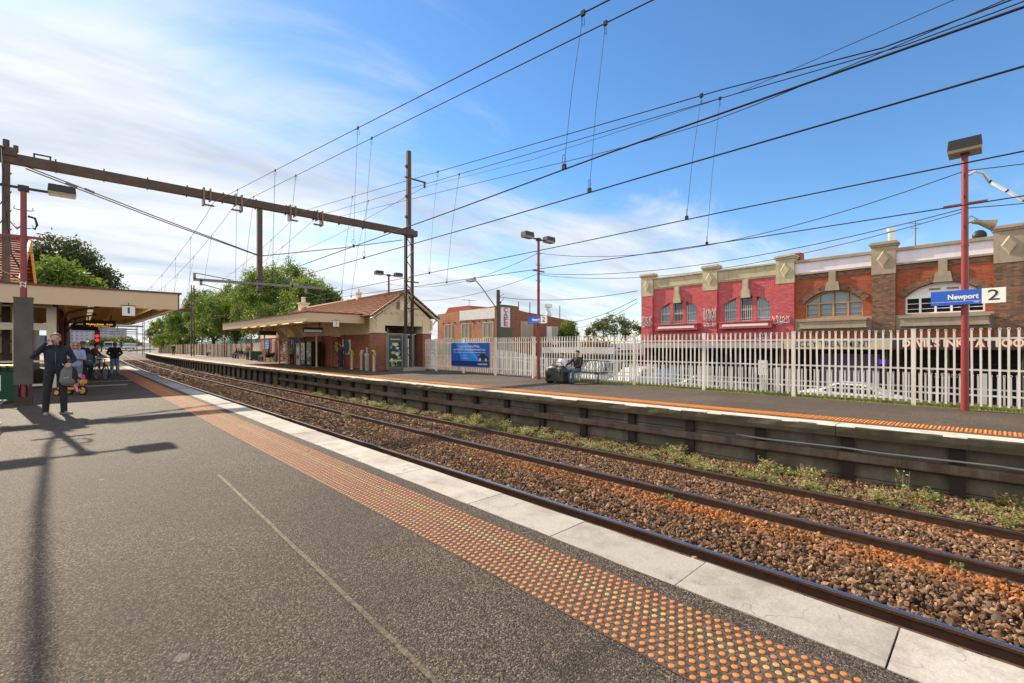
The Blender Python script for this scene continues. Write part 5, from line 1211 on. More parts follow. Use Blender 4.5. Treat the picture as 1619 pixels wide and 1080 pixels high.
# glazed screen
SCF=M_('screen_cream',(.62,.56,.42),.5,0,.2); GX0,GX1,GY=-4.4,-.72,24.1
m,nt,bs=nodes('screen_glass'); bs.inputs['Base Color'].default_value=(.9,.93,.92,1); bs.inputs['Roughness'].default_value=.03; bs.inputs['Transmission Weight'].default_value=1.0; bs.inputs['IOR'].default_value=1.02; SGL=m
scn=thing('wind_screen','cream framed glass wind screen under the near canopy','screen',(-2.4,GY,0))
b=MB()
b.bb(-.98,-.72,GY-.1,GY+.1,0,3.0)
for x in(-1.78,-2.9,-4.4): b.bb(x-.05,x+.05,GY-.05,GY+.05,0,3.0)
b.bb(GX0,-.98,GY-.07,GY+.07,2.13,2.38); b.bb(GX0,-.98,GY-.04,GY+.04,.95,1.02); b.bb(GX0,-.98,GY-.04,GY+.04,.08,.16); b.bb(GX0,-.98,GY-.05,GY+.05,2.96,3.02)
b.build('frame',SCF,scn)
b=MB(); b.bb(GX0,-.98,GY-.005,GY+.005,.16,2.96); b.build('glass',SGL,scn)
# booth inside the shelter: dark brick building wall, maroon posts
nb=thing('station_office','cream and brick near platform station office with terracotta roof behind the canopy','station',(-6,34,0))
b=MB(); b.bb(-12,-2.2,28.2,46,0,1.25); b.build('brick_wall',SBRK,nb)
b=MB(); b.bb(-12,-2.22,28.22,46,1.25,4.2); b.prism([(28.2,4.2),(38.2,4.2),(33.2,6.7)],.3,facing('+x',(-2.52,0,0))); b.build('render_wall',SCRM,nb)
for x in(-3.2,-4.4,-5.6):
    b=MB(); b.bb(x-.07,x+.07,28.1,28.21,0,3.5); b.build('wall_post',GUT,nb)
for x in(-2.8,-3.8,-5.0):
    b=MB(); b.bb(x-.35,x+.35,28.14,28.19,1.3,2.9); w_=b.build('window',SCF,nb); b=MB(); b.bb(x-.3,x+.3,28.12,28.139,1.36,2.84); b.build('pane',GLASSD,w_)
b=MB(); tile_slope(b,(-12,28.0,4.25),(-1.95,28.0,4.25),(-12,33.2,6.85),(-1.95,33.2,6.85),18); tile_slope(b,(-1.95,38.4,4.25),(-12,38.4,4.25),(-1.95,33.2,6.85),(-12,33.2,6.85),18); b.tube([(-12,33.2,6.9),(-1.9,33.2,6.9)],.12,8)
b.build('roof',tilemat('near_tile',(.42,.11,.05),(.34,.08,.04),(.09,.03,.02)),nb)
b=MB(); b.beam((-1.92,28.0,4.2),(-1.92,33.2,6.78),.08,.34); b.beam((-1.92,33.2,6.78),(-1.92,38.4,4.2),.08,.34); b.build('bargeboard',M_('barge_yellow',(.55,.33,.10),.6),nb)
infodisplay('orange lettered information display under the near canopy',.66,33,2.74,LEDO,0,1.3,.4); t,M=infodisplay('dark information display behind the orange one under the near canopy',.1,40.5,2.74,LAMPD,0,1.3,.4)
if 0:
    pass
t=[o for o in bpy.data.objects if o.name.startswith('information_display') and 'orange' in o.get('label','')][0]
Mo=facing('-y',(.66,33,2.74)); text('Flinders Street   4 min',.1,Mo@Matrix.Translation((0,-.03,.006)),M_('led_text',(1,.50,.06),.5,emit=.7),'lettering',t,bold=.003,width=1.05); text('1  Newport',.1,Mo@Matrix.Translation((0,-.115,.006)),MATS['led_text'],'lettering',t,width=.8)
# ---------------------------------------------------------------- bins and benches
BGRN=M_('bin_green',(.015,.075,.04),.45,0,.2,6); BYEL=M_('bin_lid_yellow',(.62,.36,.03),.45,0,.2); BRED=M_('bin_lid_red',(.42,.06,.03),.45); BAGB=M_('bin_bag',(.015,.015,.016),.35)
def bin_(label,x,y,lid,rz,group='wheelie bins on the platforms',bag=False):
    t=thing('wheelie_bin',label,'bin',(x,y,0),rz,group); b=MB(); b.box((0,0,.50),(.46,.52,.86),taper=1.18); b.box((0,0,.94),(.58,.64,.05)); b.box((0,-.33,.9),(.5,.04,.05)); b.build('body',BGRN,t,.02,world=False)
    b=MB(); b.box((0,.0,1.0),(.6,.68,.06),taper=.92); b.box((0,.36,.99),(.4,.06,.05)); b.build('lid',lid,t,.015,world=False)
    for s in(-1,1): b=MB(); b.cyl((s*.22,.25,.1),(s*.27,.25,.1),.1,n=14); b.build('wheel',BLK,t,world=False)
    b=MB(); b.box((-.06,-.315,.55),(.03,.012,.42)); b.build('label_strip',WHT,t,world=False)
    if bag: 
        b=MB(); 
        for i in range(14): a=i*2*pi/14; b.sph((.30*math.cos(a)*1.0,.33*math.sin(a),.93+.02*math.sin(3*a)),.055,6,sc=(1,1,1.2))
        b.build('bin_liner',BAGB,t,world=False)
bin_('green wheelie bin with yellow lid beside the steel box on the near platform',-1.60,18.6,BYEL,R(8),bag=True)
bin_('green wheelie bin with red lid next to the blonde woman on the far platform',13.4,54.6,BRED,R(60)); bin_('green wheelie bin with yellow lid beside the red lidded one',13.6,53.6,BYEL,R(70))
BGR=M_('bench_green',(.05,.13,.11),.4,.3,.3,5); BGY=M_('bench_grey',(.38,.39,.38),.4,.5,.3,5)
def bench(label,x,y,rz,mat,L=2.1,group='metal platform benches'):
    """sitter faces local +y"""
    t=thing('platform_bench',label,'bench',(x,y,0),rz,group); b=MB()
    for i in range(8): b.tube([(-L/2,-.2+i*.062,.445-.012*abs(i-3.5)*0),(L/2,-.2+i*.062,.445)],.014,6)
    b.tube([(-L/2,-.22,.44),(-L/2,.26,.44)],.022); b.tube([(L/2,-.22,.44),(L/2,.26,.44)],.022); b.build('seat',mat,t,world=False)
    b=MB(); b.tube([(-L/2,-.36,.92),(L/2,-.36,.92)],.022); b.tube([(-L/2,-.22,.46),(L/2,-.22,.46)],.016)
    n=int(L/.075)
    for i in range(n+1): x_=-L/2+L*i/n; b.tube([(x_,-.2,.46),(x_,-.27,.62),(x_,-.36,.92)],.011,5)
    b.build('backrest',mat,t,world=False)
    for s in(-L*.38,L*.38):
        b=MB(); b.cyl((s,.02,0),(s,.02,.44),.03,n=8); b.box((s,.02,.012),(.22,.34,.02)); b.beam((s,-.22,.42),(s,.25,.42),.05,.04); b.build('leg',LAMPD,t,world=False)
    return t
bench('green slatted metal bench with seated couple at the white fence',15.3,12.05,R(90),BGR,2.5)
bench('grey metal bench cut by the frame beside the green bin',-1.38,12.78,R(-90),BGY,2.0)
bench('green bench with three seated people by the brown sheet fence',14.3,64.3,R(95),BGR,3.0)
bench('dark bench with seated people in front of the far brick wall',13.25,49.2,R(90),LAMPD,2.4)
pole_=thing('help_point','pale grey help point cabinet at the edge of the near shelter','cabinet',(-2.55,21.6,0)); b=MB(); b.bb(-2.75,-2.28,21.5,21.8,0,1.85); b.build('cabinet',M_('cabinet_white',(.62,.62,.6),.5),pole_,.02); b=MB(); b.cyl((-2.4,21.5,1.2),(-2.4,21.48,1.2),.05,n=10); b.build('button',BLK,pole_)
# ---------------------------------------------------------------- vehicles
TYRE=M_('tyre',(.015,.015,.015),.8); CWHT=M_('car_white',(.80,.80,.80),.25,0,.08,2); CBLU=M_('car_blue',(.05,.11,.22),.3); CSIL=M_('car_silver',(.42,.44,.46),.3,.6)
HLG=M_('headlight',(.75,.78,.8),.1,0,.1); TLG=M_('tail_light',(.4,.01,.01),.2)
def car(label,x,y,rz,paint,kind,group='cars parked in the street behind the fence'):
    """nose towards local +y"""
    t=thing('parked_car',label,'car',(x,y,GZ),rz,group)
    if kind=='sedan': prof=[(-2.3,.35),(2.3,.35),(2.35,.6),(2.2,.74),(1.25,.92),(.35,1.40),(-.75,1.44),(-1.55,1.02),(-2.25,.96),(-2.35,.6)]; L=2.3; gh=[(.98,.98),(.30,1.35),(-.72,1.38),(-1.30,1.04)]; wz=1.44
    elif kind=='van': prof=[(-2.4,.35),(2.3,.35),(2.4,.7),(2.3,1.05),(1.5,1.25),(.85,2.05),(-2.2,2.12),(-2.4,1.8)]; L=2.4; gh=[(1.32,1.28),(.82,1.92),(-2.1,1.96),(-2.1,1.3)]; wz=2.1
    else: prof=[(-2.2,.4),(2.2,.4),(2.25,.75),(2.1,.98),(1.1,1.10),(.35,1.68),(-1.7,1.72),(-2.2,1.2)]; L=2.2; gh=[(.88,1.14),(.30,1.60),(-1.6,1.62),(-1.8,1.2)]; wz=1.72
    W=.88; b=MB(); n=len(prof); cr=lambda z:W-(max(0,z-.95)*.17)-(.04 if z<.5 else 0)
    V=[(-cr(z),p,z) for p,z in prof]+[(cr(z),p,z) for p,z in prof]
    b.add(V,[tuple(range(n)),tuple(range(n,2*n))[::-1]]+[(i,n+i,n+(i+1)%n,(i+1)%n) for i in range(n)],0)
    b.build('body',paint,t,.06,world=False)
    b=MB()
    for s in(-1,1):
        V=[(s*(cr(z)+.012),p,z) for p,z in gh]; b.add(V,[(0,1,2,3)] if s>0 else [(3,2,1,0)])
    f0,f1=gh[0],gh[1]; b.add([(-.68,f0[0]+.06,f0[1]+.03),(.68,f0[0]+.06,f0[1]+.03),(.62,f1[0]+.10,f1[1]+.02),(-.62,f1[0]+.10,f1[1]+.02)],[(0,1,2,3)])
    b.build('windows',GLASSD,t,world=False)
    for sy in(-1.4,1.4):
        for s in(-1,1):
            b=MB(); b.cyl((s*.70,sy,.32),(s*.90,sy,.32),.32,n=20); w_=b.build('wheel',TYRE,t,world=False); b=MB(); b.cyl((s*.88,sy,.32),(s*.915,sy,.32),.19,n=12); b.build('rim',LGREY,w_,world=False)
    for s in(-1,1):
        b=MB(); b.box((s*.62,L+.0,.68),(.34,.10,.14)); b.build('headlight',HLG,t,world=False); b=MB(); b.box((s*.66,-L,.85),(.28,.10,.14)); b.build('tail_light',TLG,t,world=False)
        b=MB(); b.box((s*.96,.9 if kind!='van' else 1.25,1.05),(.16,.1,.12)); b.build('mirror',paint,t,.02,world=False)
    return t
car('white sedan parked in front of the tattoo shop behind the fence',26.6,4.4,R(180),CWHT,'sedan')
car('white van parked behind the bench, tallest vehicle in the street',27.5,19.6,R(95),CWHT,'van'); car('white four wheel drive parked beside the white van',27.5,16.9,R(92),CWHT,'suv'); car('dark blue hatchback parked at the end of the row by the pink shop',27.2,14.2,R(90),CBLU,'suv'); car('silver sedan parked in front of the pink shop awning',26.5,11.2,R(180),CSIL,'sedan')
mb_=thing('meter_box','white meter box on a post behind the fence before the pink shop','box',(20.5,6.6,GZ)); b=MB(); b.bb(20.4,20.6,6.45,6.75,.35,.95); b.build('box',WHT,mb_); b=MB(); b.cyl((20.5,6.6,GZ),(20.5,6.6,.35),.05,n=8); b.build('post',LGREY,mb_)
# train
tr=thing('commuter_train','silver commuter train with blue and yellow front rounding the far bend','train',(7.6,280,-1))
TS=M_('train_silver',(.60,.64,.64),.35,.4,.2,.3); TB=M_('train_blue',(.03,.14,.42),.4); TY=M_('train_yellow',(.66,.42,.04),.5)
def tx(d): return R1(280+d)-.8
for k in range(6):
    d0,d1=k*23.0+.3,(k+1)*23.0-.3; p0,p1=Vector((tx(d0),280+d0,0)),Vector((tx(d1),280+d1,0)); dr=(p1-p0).normalized(); nn=Vector((dr.y,-dr.x,0))
    b=MB(); b.beam(p0+Vector((0,0,1.75)),p1+Vector((0,0,1.75)),3.0,2.9); b.beam(p0+Vector((0,0,3.3)),p1+Vector((0,0,3.3)),2.5,.35); cr_=b.build('carriage',TS,tr)
    b=MB()
    for j in range(9):
        q=p0+dr*(1.6+j*2.35); b.beam(q+Vector((0,0,2.15)),q+dr*1.6+Vector((0,0,2.15)),3.04,.8)
    b.build('side_windows',GLASSD,cr_); b=MB(); b.beam(p0+dr*1.5+Vector((0,0,.1)),p1-dr*1.5+Vector((0,0,.1)),2.4,.7); b.build('underframe',BLK,cr_)
p0=Vector((tx(.3),280.3,0)); b=MB(); b.box(p0+Vector((0,-.15,2.5)),(2.7,.3,.95)); b.build('windscreen',GLASSD,tr); b=MB(); b.box(p0+Vector((0,-.2,1.55)),(2.9,.4,.8)); b.build('blue_front',TB,tr); b=MB(); b.box(p0+Vector((0,-.25,.85)),(2.9,.5,.5)); b.box(p0+Vector((0,-.15,3.1)),(2.7,.3,.25)); b.build('yellow_front',TY,tr)
# distant gantries, signals, towers
def portal(label,y,x0,x1,h,mh,stl=STEELG):
    t=thing('distant_gantry',label,'gantry',(x0,y,-1),group='distant overhead line gantries'); b=MB(); b.beam((x0,y,h),(x1,y,h),.3,.4); b.build('beam',stl,t)
    for x in(x0,x1):
        b=MB(); b.beam((x-.16,y,-1),(x-.16,y,mh),.12,.2,up=(0,1,0)); b.beam((x+.16,y,-1),(x+.16,y,mh),.12,.2,up=(0,1,0))
        for i in range(int(mh)): b.beam((x-.16,y,i),(x+.16,y,i+.9),.06,.06)
        for k in range(3): b.box((x+.3,y,mh-.6-k*1.0),(.3,.12,.12))
        b.build('mast',stl,t)
    b=MB()
    for x in(lin(x0,x1,.4),lin(x0,x1,.62)): b.bb(x-.1,x+.1,y-.1,y+.1,h-1.2,h); b.bb(x-.5,x+.5,y-.08,y+.08,h-1.25,h-1.12)
    b.build('dropper_frame',stl,t)
portal('nearest distant gantry just beyond the near canopy end',82,-3.0,11.9,6.8,10.6,STEEL); portal('second distant gantry past the opposite platform end',146,-2,11.0,6.4,9.8); portal('third distant gantry, low between the signals',195,-3,13,7.0,8.5); portal('fourth distant gantry near the train',255,-4,17,7.6,9.2); portal('farthest distant gantry behind the train',340,4,26,8.5,10)
RED=M_('signal_red',(1,.03,.03),.4,emit=.6)
def signal(label,x,y,z0,z1,zs):
    t=thing('rail_signal',label,'signal',(x,y,z0),group='red rail signals'); b=MB(); b.cyl((x,y,z0),(x,y,z1),.09,n=8); b.build('post',STEELG,t)
    b=MB(); b.bb(x-.24,x+.24,y-.12,y+.12,zs[0]-.55,zs[1]+.75); b.build('backplate',BLK,t)
    for z in zs: b=MB(); b.cyl((x,y-.13,z),(x,y-.2,z),.19,n=12); b.build('lamp',RED,t)
signal('red rail signal on a post at the end of the near platform',1.25,74,0,3.4,(2.25,2.75)); signal('red rail signal at the far end of the opposite platform',11.8,140,-1,4.6,(2.9,3.85))
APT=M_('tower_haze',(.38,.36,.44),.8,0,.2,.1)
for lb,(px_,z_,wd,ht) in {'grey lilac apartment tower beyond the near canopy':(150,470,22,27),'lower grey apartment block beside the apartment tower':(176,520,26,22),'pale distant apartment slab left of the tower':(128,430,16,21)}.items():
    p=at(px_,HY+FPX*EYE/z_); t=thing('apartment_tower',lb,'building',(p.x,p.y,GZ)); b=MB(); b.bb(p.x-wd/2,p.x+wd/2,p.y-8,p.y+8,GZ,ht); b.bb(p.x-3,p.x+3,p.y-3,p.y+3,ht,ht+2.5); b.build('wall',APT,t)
    b=MB()
    for i in range(int(ht/3.2)):
        for j in range(int(wd/3.4)): b.bb(p.x-wd/2+1+j*3.4,p.x-wd/2+2.8+j*3.4,p.y-8.1,p.y-8.02,1+i*3.2,2.6+i*3.2)
    b.build('window_bands',M_('tower_window',(.2,.21,.27),.3),t)['kind']='stuff'
for i,(px_,z_,h_) in enumerate(((186,300,10),(199,330,11),(211,380,9),(174,260,8),(160,230,8))):
    p=at(px_,HY+FPX*EYE/z_); s=h_/9
    tree(['grey green distant tree above the train front','broad distant tree above the middle of the train','low distant tree at the tail of the train','distant tree left of the train under the canopy','nearest distant tree at the signal post under the canopy'][i],p.x,p.y,GZ,[(0,0,5.5*s,4*s,4*s,3*s),(3*s,0,4.5*s,3*s,3*s,2.4*s),(-3*s,0,4.8*s,3*s,3*s,2.4*s)],(4*s,.3),110,14,1.1,LF3,'distant trees beyond the train',0,60+i,'distant_tree',1.2)
b=MB(); r=random.Random(4); V=[];F=[]; n=90
for i in range(n+1):
    a=R(-75)+R(170)*i/n; D=1500; x,y=D*math.sin(a),D*math.cos(a); h=14+8*math.sin(i*.7)+6*r.random()
    V+=[(x,y,-2),(x*1.03,y*1.03,h),(x*1.25,y*1.25,-2)]
for i in range(n): F+=[(3*i,3*i+3,3*i+4,3*i+1),(3*i+1,3*i+4,3*i+5,3*i+2)]
b.add(V,F); struct(b.build('hills',M_('far_treeline',(.10,.13,.14),.9,0,.5,.02)))
# ---------------------------------------------------------------- people
SKIN=M_('skin',(.46,.25,.175),.5,0,.15,8,(.36,.18,.12)); SHOE=M_('shoe_dark',(.03,.028,.028),.5); SHOEG=M_('shoe_grey',(.22,.21,.20),.6,0,.3,30); 
def cloth(name,c,var=.35): return M_(name,c,.85,0,var,14,tuple(x*.6 for x in c),.25,120,obj=True)
NAVY=cloth('cloth_navy',(.016,.019,.033)); BLKC=cloth('cloth_black',(.017,.016,.017)); DENIM=cloth('denim',(.06,.12,.24),.6); LDEN=cloth('denim_light',(.17,.25,.37),.6); LBLU=cloth('cloth_pale_blue',(.25,.32,.55)); WHC=cloth('cloth_white',(.66,.66,.70)); GRYC=cloth('cloth_grey',(.20,.20,.21)); BRWN=cloth('cloth_maroon',(.10,.03,.03)); DBLU=cloth('cloth_dark_blue',(.02,.03,.09)); GRNC=cloth('cloth_dark_green',(.03,.05,.035)); KHAK=cloth('cloth_khaki',(.22,.17,.09)); REDC=cloth('cloth_red',(.4,.05,.04))
HBLD=M_('hair_blond',(.42,.25,.10),.6,0,.4,60,obj=True); HRED=M_('hair_ginger',(.40,.17,.06),.55,0,.4,60,obj=True); HBRN=M_('hair_brown',(.07,.04,.025),.55,0,.4,60,obj=True); HBLK=M_('hair_black',(.016,.013,.012),.5,0,.3,60,obj=True); HBLW=M_('hair_pale_blond',(.55,.40,.20),.55,0,.4,60,obj=True)
BASE={'pel':(0,0,.95),'che':(0,.0,1.30),'nec':(0,-.01,1.47),'hea':(0,.015,1.60),
 'shR':(.185,0,1.42),'elR':(.25,-.03,1.14),'wrR':(.26,.06,.89),'hiR':(.09,0,.92),'knR':(.10,.03,.50),'anR':(.11,-.02,.08)}
def mirror(d):
    for k in list(d):
        if k.endswith('R') and k[:-1]+'L' not in d: d[k[:-1]+'L']=(-d[k][0],)+tuple(d[k][1:])
    return d
def sit(dz=0,lean=0.0):
    return {'pel':(0,0,.53),'che':(0,-.05+lean,.88),'nec':(0,-.05+lean*1.3,1.05),'hea':(0,-.02+lean*1.4,1.18),'shR':(.185,-.05+lean*1.2,1.0),'elR':(.23,.04+lean,.74),'wrR':(.14,.24+lean,.62),'hiR':(.10,.02,.52),'knR':(.12,.44,.50),'anR':(.12,.46,.085)}
def ell(b,c,r,sc,n=12): b.sph(c,r,n,0,sc)
def remeshed(b,voxel,name,smooth=2):
    me=bpy.data.meshes.new(name); me.from_pydata(b.v,[],b.f); o=bpy.data.objects.new(name,me); COL.objects.link(o)
    md=o.modifiers.new('r','REMESH'); md.mode='VOXEL'; md.voxel_size=voxel; md.use_smooth_shade=True
    if smooth: sm_=o.modifiers.new('s','SMOOTH'); sm_.factor=.5; sm_.iterations=smooth
    dg=bpy.context.evaluated_depsgraph_get(); out=bpy.data.meshes.new_from_object(o.evaluated_get(dg)); bpy.data.objects.remove(o); bpy.data.meshes.remove(me); out.name=name; return out
def person(label,loc,rz,pose=None,h=1.75,top=NAVY,legs=BLKC,shoes=SHOE,hair=None,hairstyle='short',sleeve='long',legs_skin=False,voxel=.02,group=None,build=1.0,hat=None,glasses=False,headturn=0.0,skirt=False,face=True,handcurl=.5,name='person'):
    J={k:Vector(v) for k,v in mirror(dict(BASE if not pose or 'pel' not in pose else {})).items()}
    if pose: 
        p=dict(pose)
        if 'pel' in p: p=mirror(p)
        J.update({k:Vector(v) for k,v in p.items()})
    caps=[]   # (p0,p1,r0,r1,slot)
    w_=build
    def C(a,c,r0,r1,slot): caps.append((Vector(a),Vector(c),r0,r1,slot))
    pel,che,nec,hea=J['pel'],J['che'],J['nec'],J['hea']
    side=Vector((1,0,0))
    for s in(-1,1):
        C(pel+side*s*.07,che+side*s*.075+Vector((0,.01,.02)),.105*w_,.115*w_,1); C(pel+side*s*.08-Vector((0,.03,0)),pel+side*s*.06+Vector((0,0,.06)),.10*w_,.10*w_,1 if not legs_skin else 2)
    C(che+Vector((0,.02,-.12)),che+Vector((0,.02,.05)),.12*w_,.115*w_,1)
    C(nec-Vector((0,0,.06)),J['shL'],.066*w_,.062*w_,1); C(nec-Vector((0,0,.06)),J['shR'],.066*w_,.062*w_,1); C(che+Vector((-.1,0,.04)),che+Vector((.1,0,.04)),.095*w_,.095*w_,1); C(che+Vector((0,0,.05)),nec,.10,.062,1)
    up=(hea-nec).normalized(); C(nec-up*.02,hea+up*.0,.054,.052,0)
    for S in 'LR':
        sh,el,wr=J['sh'+S],J['el'+S],J['wr'+S]
        C(sh,el,.062*w_,.050*w_,1); C(el,wr,.047*w_,.036*w_,1 if sleeve=='long' else 0)
        if sleeve=='short': caps[-2]=(sh,sh.lerp(el,.75),.062*w_,.055*w_,1); C(sh.lerp(el,.7),el,.046,.042,0)
        hi,kn,an=J['hi'+S],J['kn'+S],J['an'+S]
        ls=2
        if legs_skin: C(hi,hi.lerp(kn,.55),.098,.085,2); C(hi.lerp(kn,.5),kn,.075,.055,0); C(kn,an,.055,.038,0)
        else: C(hi,kn,.097*w_,.074*w_,2); C(kn,an,.070*w_,.060*w_,2)
        # foot
        f=Vector((0.0,1,0)); o=J.get('ft'+S)
        f=Vector(o) if o is not None else Vector((.18*(1 if S=='R' else -1),1,0)).normalized()
        fz=an.z-.045
        C(Vector((an.x,an.y,fz))-f*.05,Vector((an.x,an.y,fz-.008))+f*.10,.042,.040,3); C(Vector((an.x,an.y,fz-.008))+f*.08,Vector((an.x,an.y,fz-.012))+f*.155,.042,.030,3)
    b=MB(); k=.0
    # head with face
    HT=Matrix.Rotation(headturn,3,'Z')
    H=lambda x,y,z: hea+HT@Vector((x,y,z))
    heads=[(H(0,-.012,.045),.092,(.86,1.05,1.0)),(H(0,.02,-.02),.075,(.84,.95,1.15)),(H(0,.045,-.065),.040,(1.05,.9,.8)),(H(.079,-.005,.005),.022,(.45,.9,1.4)),(H(-.079,-.005,.005),.022,(.45,.9,1.4)),(H(0,.092,.002),.017,(.75,1.0,1.5)),(H(0,.098,-.012),.014,(1.1,1.0,.8)),(H(0,.082,-.047),.018,(1.5,.7,.5)),(H(.032,.075,.035),.02,(1.2,.7,.5)),(H(-.032,.075,.035),.02,(1.2,.7,.5)),(H(.035,.062,-.012),.022,(1,.9,1)),(H(-.035,.062,-.012),.022,(1,.9,1))]
    for c,r_,sc in heads: ell(b,c,r_,sc,14); caps.append((c,c,r_*.9,r_*.9,0))
    # hands: palm, four fingers, thumb
    for S in 'LR':
        el,wr=J['el'+S],J['wr'+S]; d=(wr-el).normalized(); nrm=J.get('pn'+S); 
        nrm=Vector(nrm) if nrm is not None else Vector((-1 if S=='R' else 1,.2,0))
        nrm=(nrm-d*nrm.dot(d)); nrm=nrm.normalized() if nrm.length>.01 else Vector((0,0,1)); sd=d.cross(nrm).normalized()*(1 if S=='R' else -1)
        pc=wr+d*.05
        for u in(-.022,0,.022): C(wr+d*.012+sd*u*.6,wr+d*.085+sd*u,.019,.016,0)
        for i_,(u,L) in enumerate(((-.033,.062),(-.012,.075),(.011,.08),(.033,.070))):
            p0=wr+d*.088+sd*u*1.0; p1=p0+(d*(1-handcurl*.5)+nrm*handcurl*.7).normalized()*L*.5; p2=p1+(d*(1-handcurl*1.3)+nrm*handcurl*1.4).normalized()*L*.5
            C(p0,p1,.0105,.0095,0); C(p1,p2,.0095,.008,0)
        t0=wr+d*.03+sd*.026; t1=t0+(sd*.7+d*.6+nrm*.4).normalized()*.036; t2=t1+(d*.9+nrm*.5).normalized()*.03
        C(t0,t1,.014,.011,0); C(t1,t2,.011,.009,0)
    for (a,c,r0,r1,s) in caps:
        if (a-c).length<1e-5: continue
        n=10 if r0>.02 else 8
        b.sph(a,r0,n); b.sph(c,r1,n); b.cyl(a,c,r0,r1,n)
    me=remeshed(b,voxel,'body',2 if voxel>.012 else 3)
    # material by nearest limb
    nf=len(me.polygons); ce=np.empty(nf*3); me.polygons.foreach_get('center',ce); ce=ce.reshape(-1,3); best=np.full(nf,9e9); slot=np.zeros(nf,int)
    for (a,c,r0,r1,s) in caps:
        a_,d_=np.array(a),np.array(c-a); L2=max(d_@d_,1e-9); t=np.clip(((ce-a_)@d_)/L2,0,1); dist=np.linalg.norm(ce-a_-t[:,None]*d_,axis=1)-(r0+(r1-r0)*t)
        m_=dist<best; best[m_]=dist[m_]; slot[m_]=s
    me.materials.clear()
    for m_ in(SKIN,top,legs,shoes): me.materials.append(m_)
    me.polygons.foreach_set('material_index',slot.astype(np.int32))
    sc=h/1.745
    t=thing(name,label,'person',loc,rz,group); t.scale=(sc,sc,sc)
    o=bpy.data.objects.new('body',me); COL.objects.link(o); o.parent=t
    if hair:
        b=MB(); ell(b,H(0,-.026,.062),.098,(.90,1.02,.93),14); ell(b,H(0,-.05,.02),.082,(.98,.8,1.05),12)
        if hairstyle=='fringe': ell(b,H(0,.045,.105),.055,(1.3,.8,.5),10)
        if hairstyle in('long','ponytail'):
            if hairstyle=='long':
                for s in(-1,1): b.cyl(H(s*.072,-.01,.05),H(s*.088,.0,-.13),.035,.04); b.sph(H(s*.088,.0,-.13),.042,8); ell(b,H(s*.05,.03,.095),.05,(1,1,.7),10)
            b.cyl(H(0,-.07,.05),H(0,-.10,-.19),.075 if hairstyle=='long' else .035,.06 if hairstyle=='long' else .025); b.sph(H(0,-.10,-.19),.06 if hairstyle=='long' else .028,8)
        hm=remeshed(b,max(.009,voxel*.6),'hair',1); hm.materials.clear(); hm.materials.append(hair); ho=bpy.data.objects.new('hair',hm); COL.objects.link(ho); ho.parent=t
    if hat:
        b=MB(); ell(b,H(0,-.02,.085),.106,(.93,1.04,.75),14)
        if hat[1]=='cap':
            b.prism([(.085*math.cos(a*pi/8),.13*math.sin(a*pi/8)) for a in range(9)],.014,Matrix.Translation(H(0,.06,.06))@HT.to_4x4())
        else: b.cyl(H(0,-.02,.06),H(0,-.02,.075),.20,.19,18)
        b.build('hat',hat[0],t,world=False)
    if face:
        b=MB()
        if glasses:
            for s in(-1,1): ell(b,H(s*.034,.088,.026),.026,(1.1,.3,.8),10); b.tube([H(s*.06,.075,.03),H(s*.082,.0,.03)],.004,4)
            b.tube([H(-.02,.095,.03),H(.02,.095,.03)],.004,4); b.build('sunglasses',BLK,t,world=False)
        else:
            for s in(-1,1): ell(b,H(s*.031,.083,.022),.0095,(1.3,.6,.75),8)
            b.build('eyes',M_('eye_dark',(.05,.035,.03),.3),t,world=False)
        b=MB(); b.tube([H(-.022,.089,-.047),H(0,.098,-.046),H(.022,.089,-.047)],.0045,5); b.build('mouth',M_('lips',(.30,.10,.09),.5),t,world=False)
    return t
P_=lambda px,py:at(px,py,0)
man=person('man in dark jacket talking on a phone beside the steel box',(-.45,14.55,0),R(182),{'elR':(.34,.03,1.24),'wrR':(.14,.10,1.53),'pnR':(-.9,-.2,.1),'elL':(-.29,-.02,1.17),'wrL':(-.22,.20,1.10),'pnL':(.3,0,-1),'anR':(.15,-.02,.08),'knR':(.13,.02,.5),'anL':(-.13,.05,.08),'knL':(-.12,.04,.5),'ftL':(-.75,.7,0),'ftR':(-.1,1,0)},1.84,NAVY,BLKC,SHOEG,M_('hair_sandy',(.20,.105,.045),.6,0,.4,60,obj=True),'short',voxel=.0085,build=.95,headturn=R(-8),handcurl=.75)
# jacket details: zip, collar, pocket
b=MB(); b.tube([(0,.126,.98),(0,.136,1.15),(0,.130,1.32),(0,.085,1.43)],.006,5); b.build('zip',M_('zip_grey',(.12,.12,.13),.4,.5),man,world=False)
b=MB(); b.tube([(-.10,-.03,1.47),(-.09,.05,1.475),(-.05,.09,1.46)],.022,6); b.tube([(.10,-.03,1.47),(.09,.05,1.475),(.05,.09,1.46)],.022,6); b.tube([(-.10,-.03,1.47),(0,-.09,1.48),(.10,-.03,1.47)],.024,6); b.build('collar',NAVY,man,world=False)
b=MB(); b.beam((-.15,.105,1.02),(-.10,.122,1.09),.012,.012); b.build('pocket_trim',M_('trim_white',(.6,.6,.6),.5),man,world=False)
ph=tag(MB().box((-.60,14.42,1.715),(.03,.07,.13),rz=R(10)).build('mobile_phone',BLK,None,.006),'small black mobile phone held to the ear of the man in the dark jacket','phone')
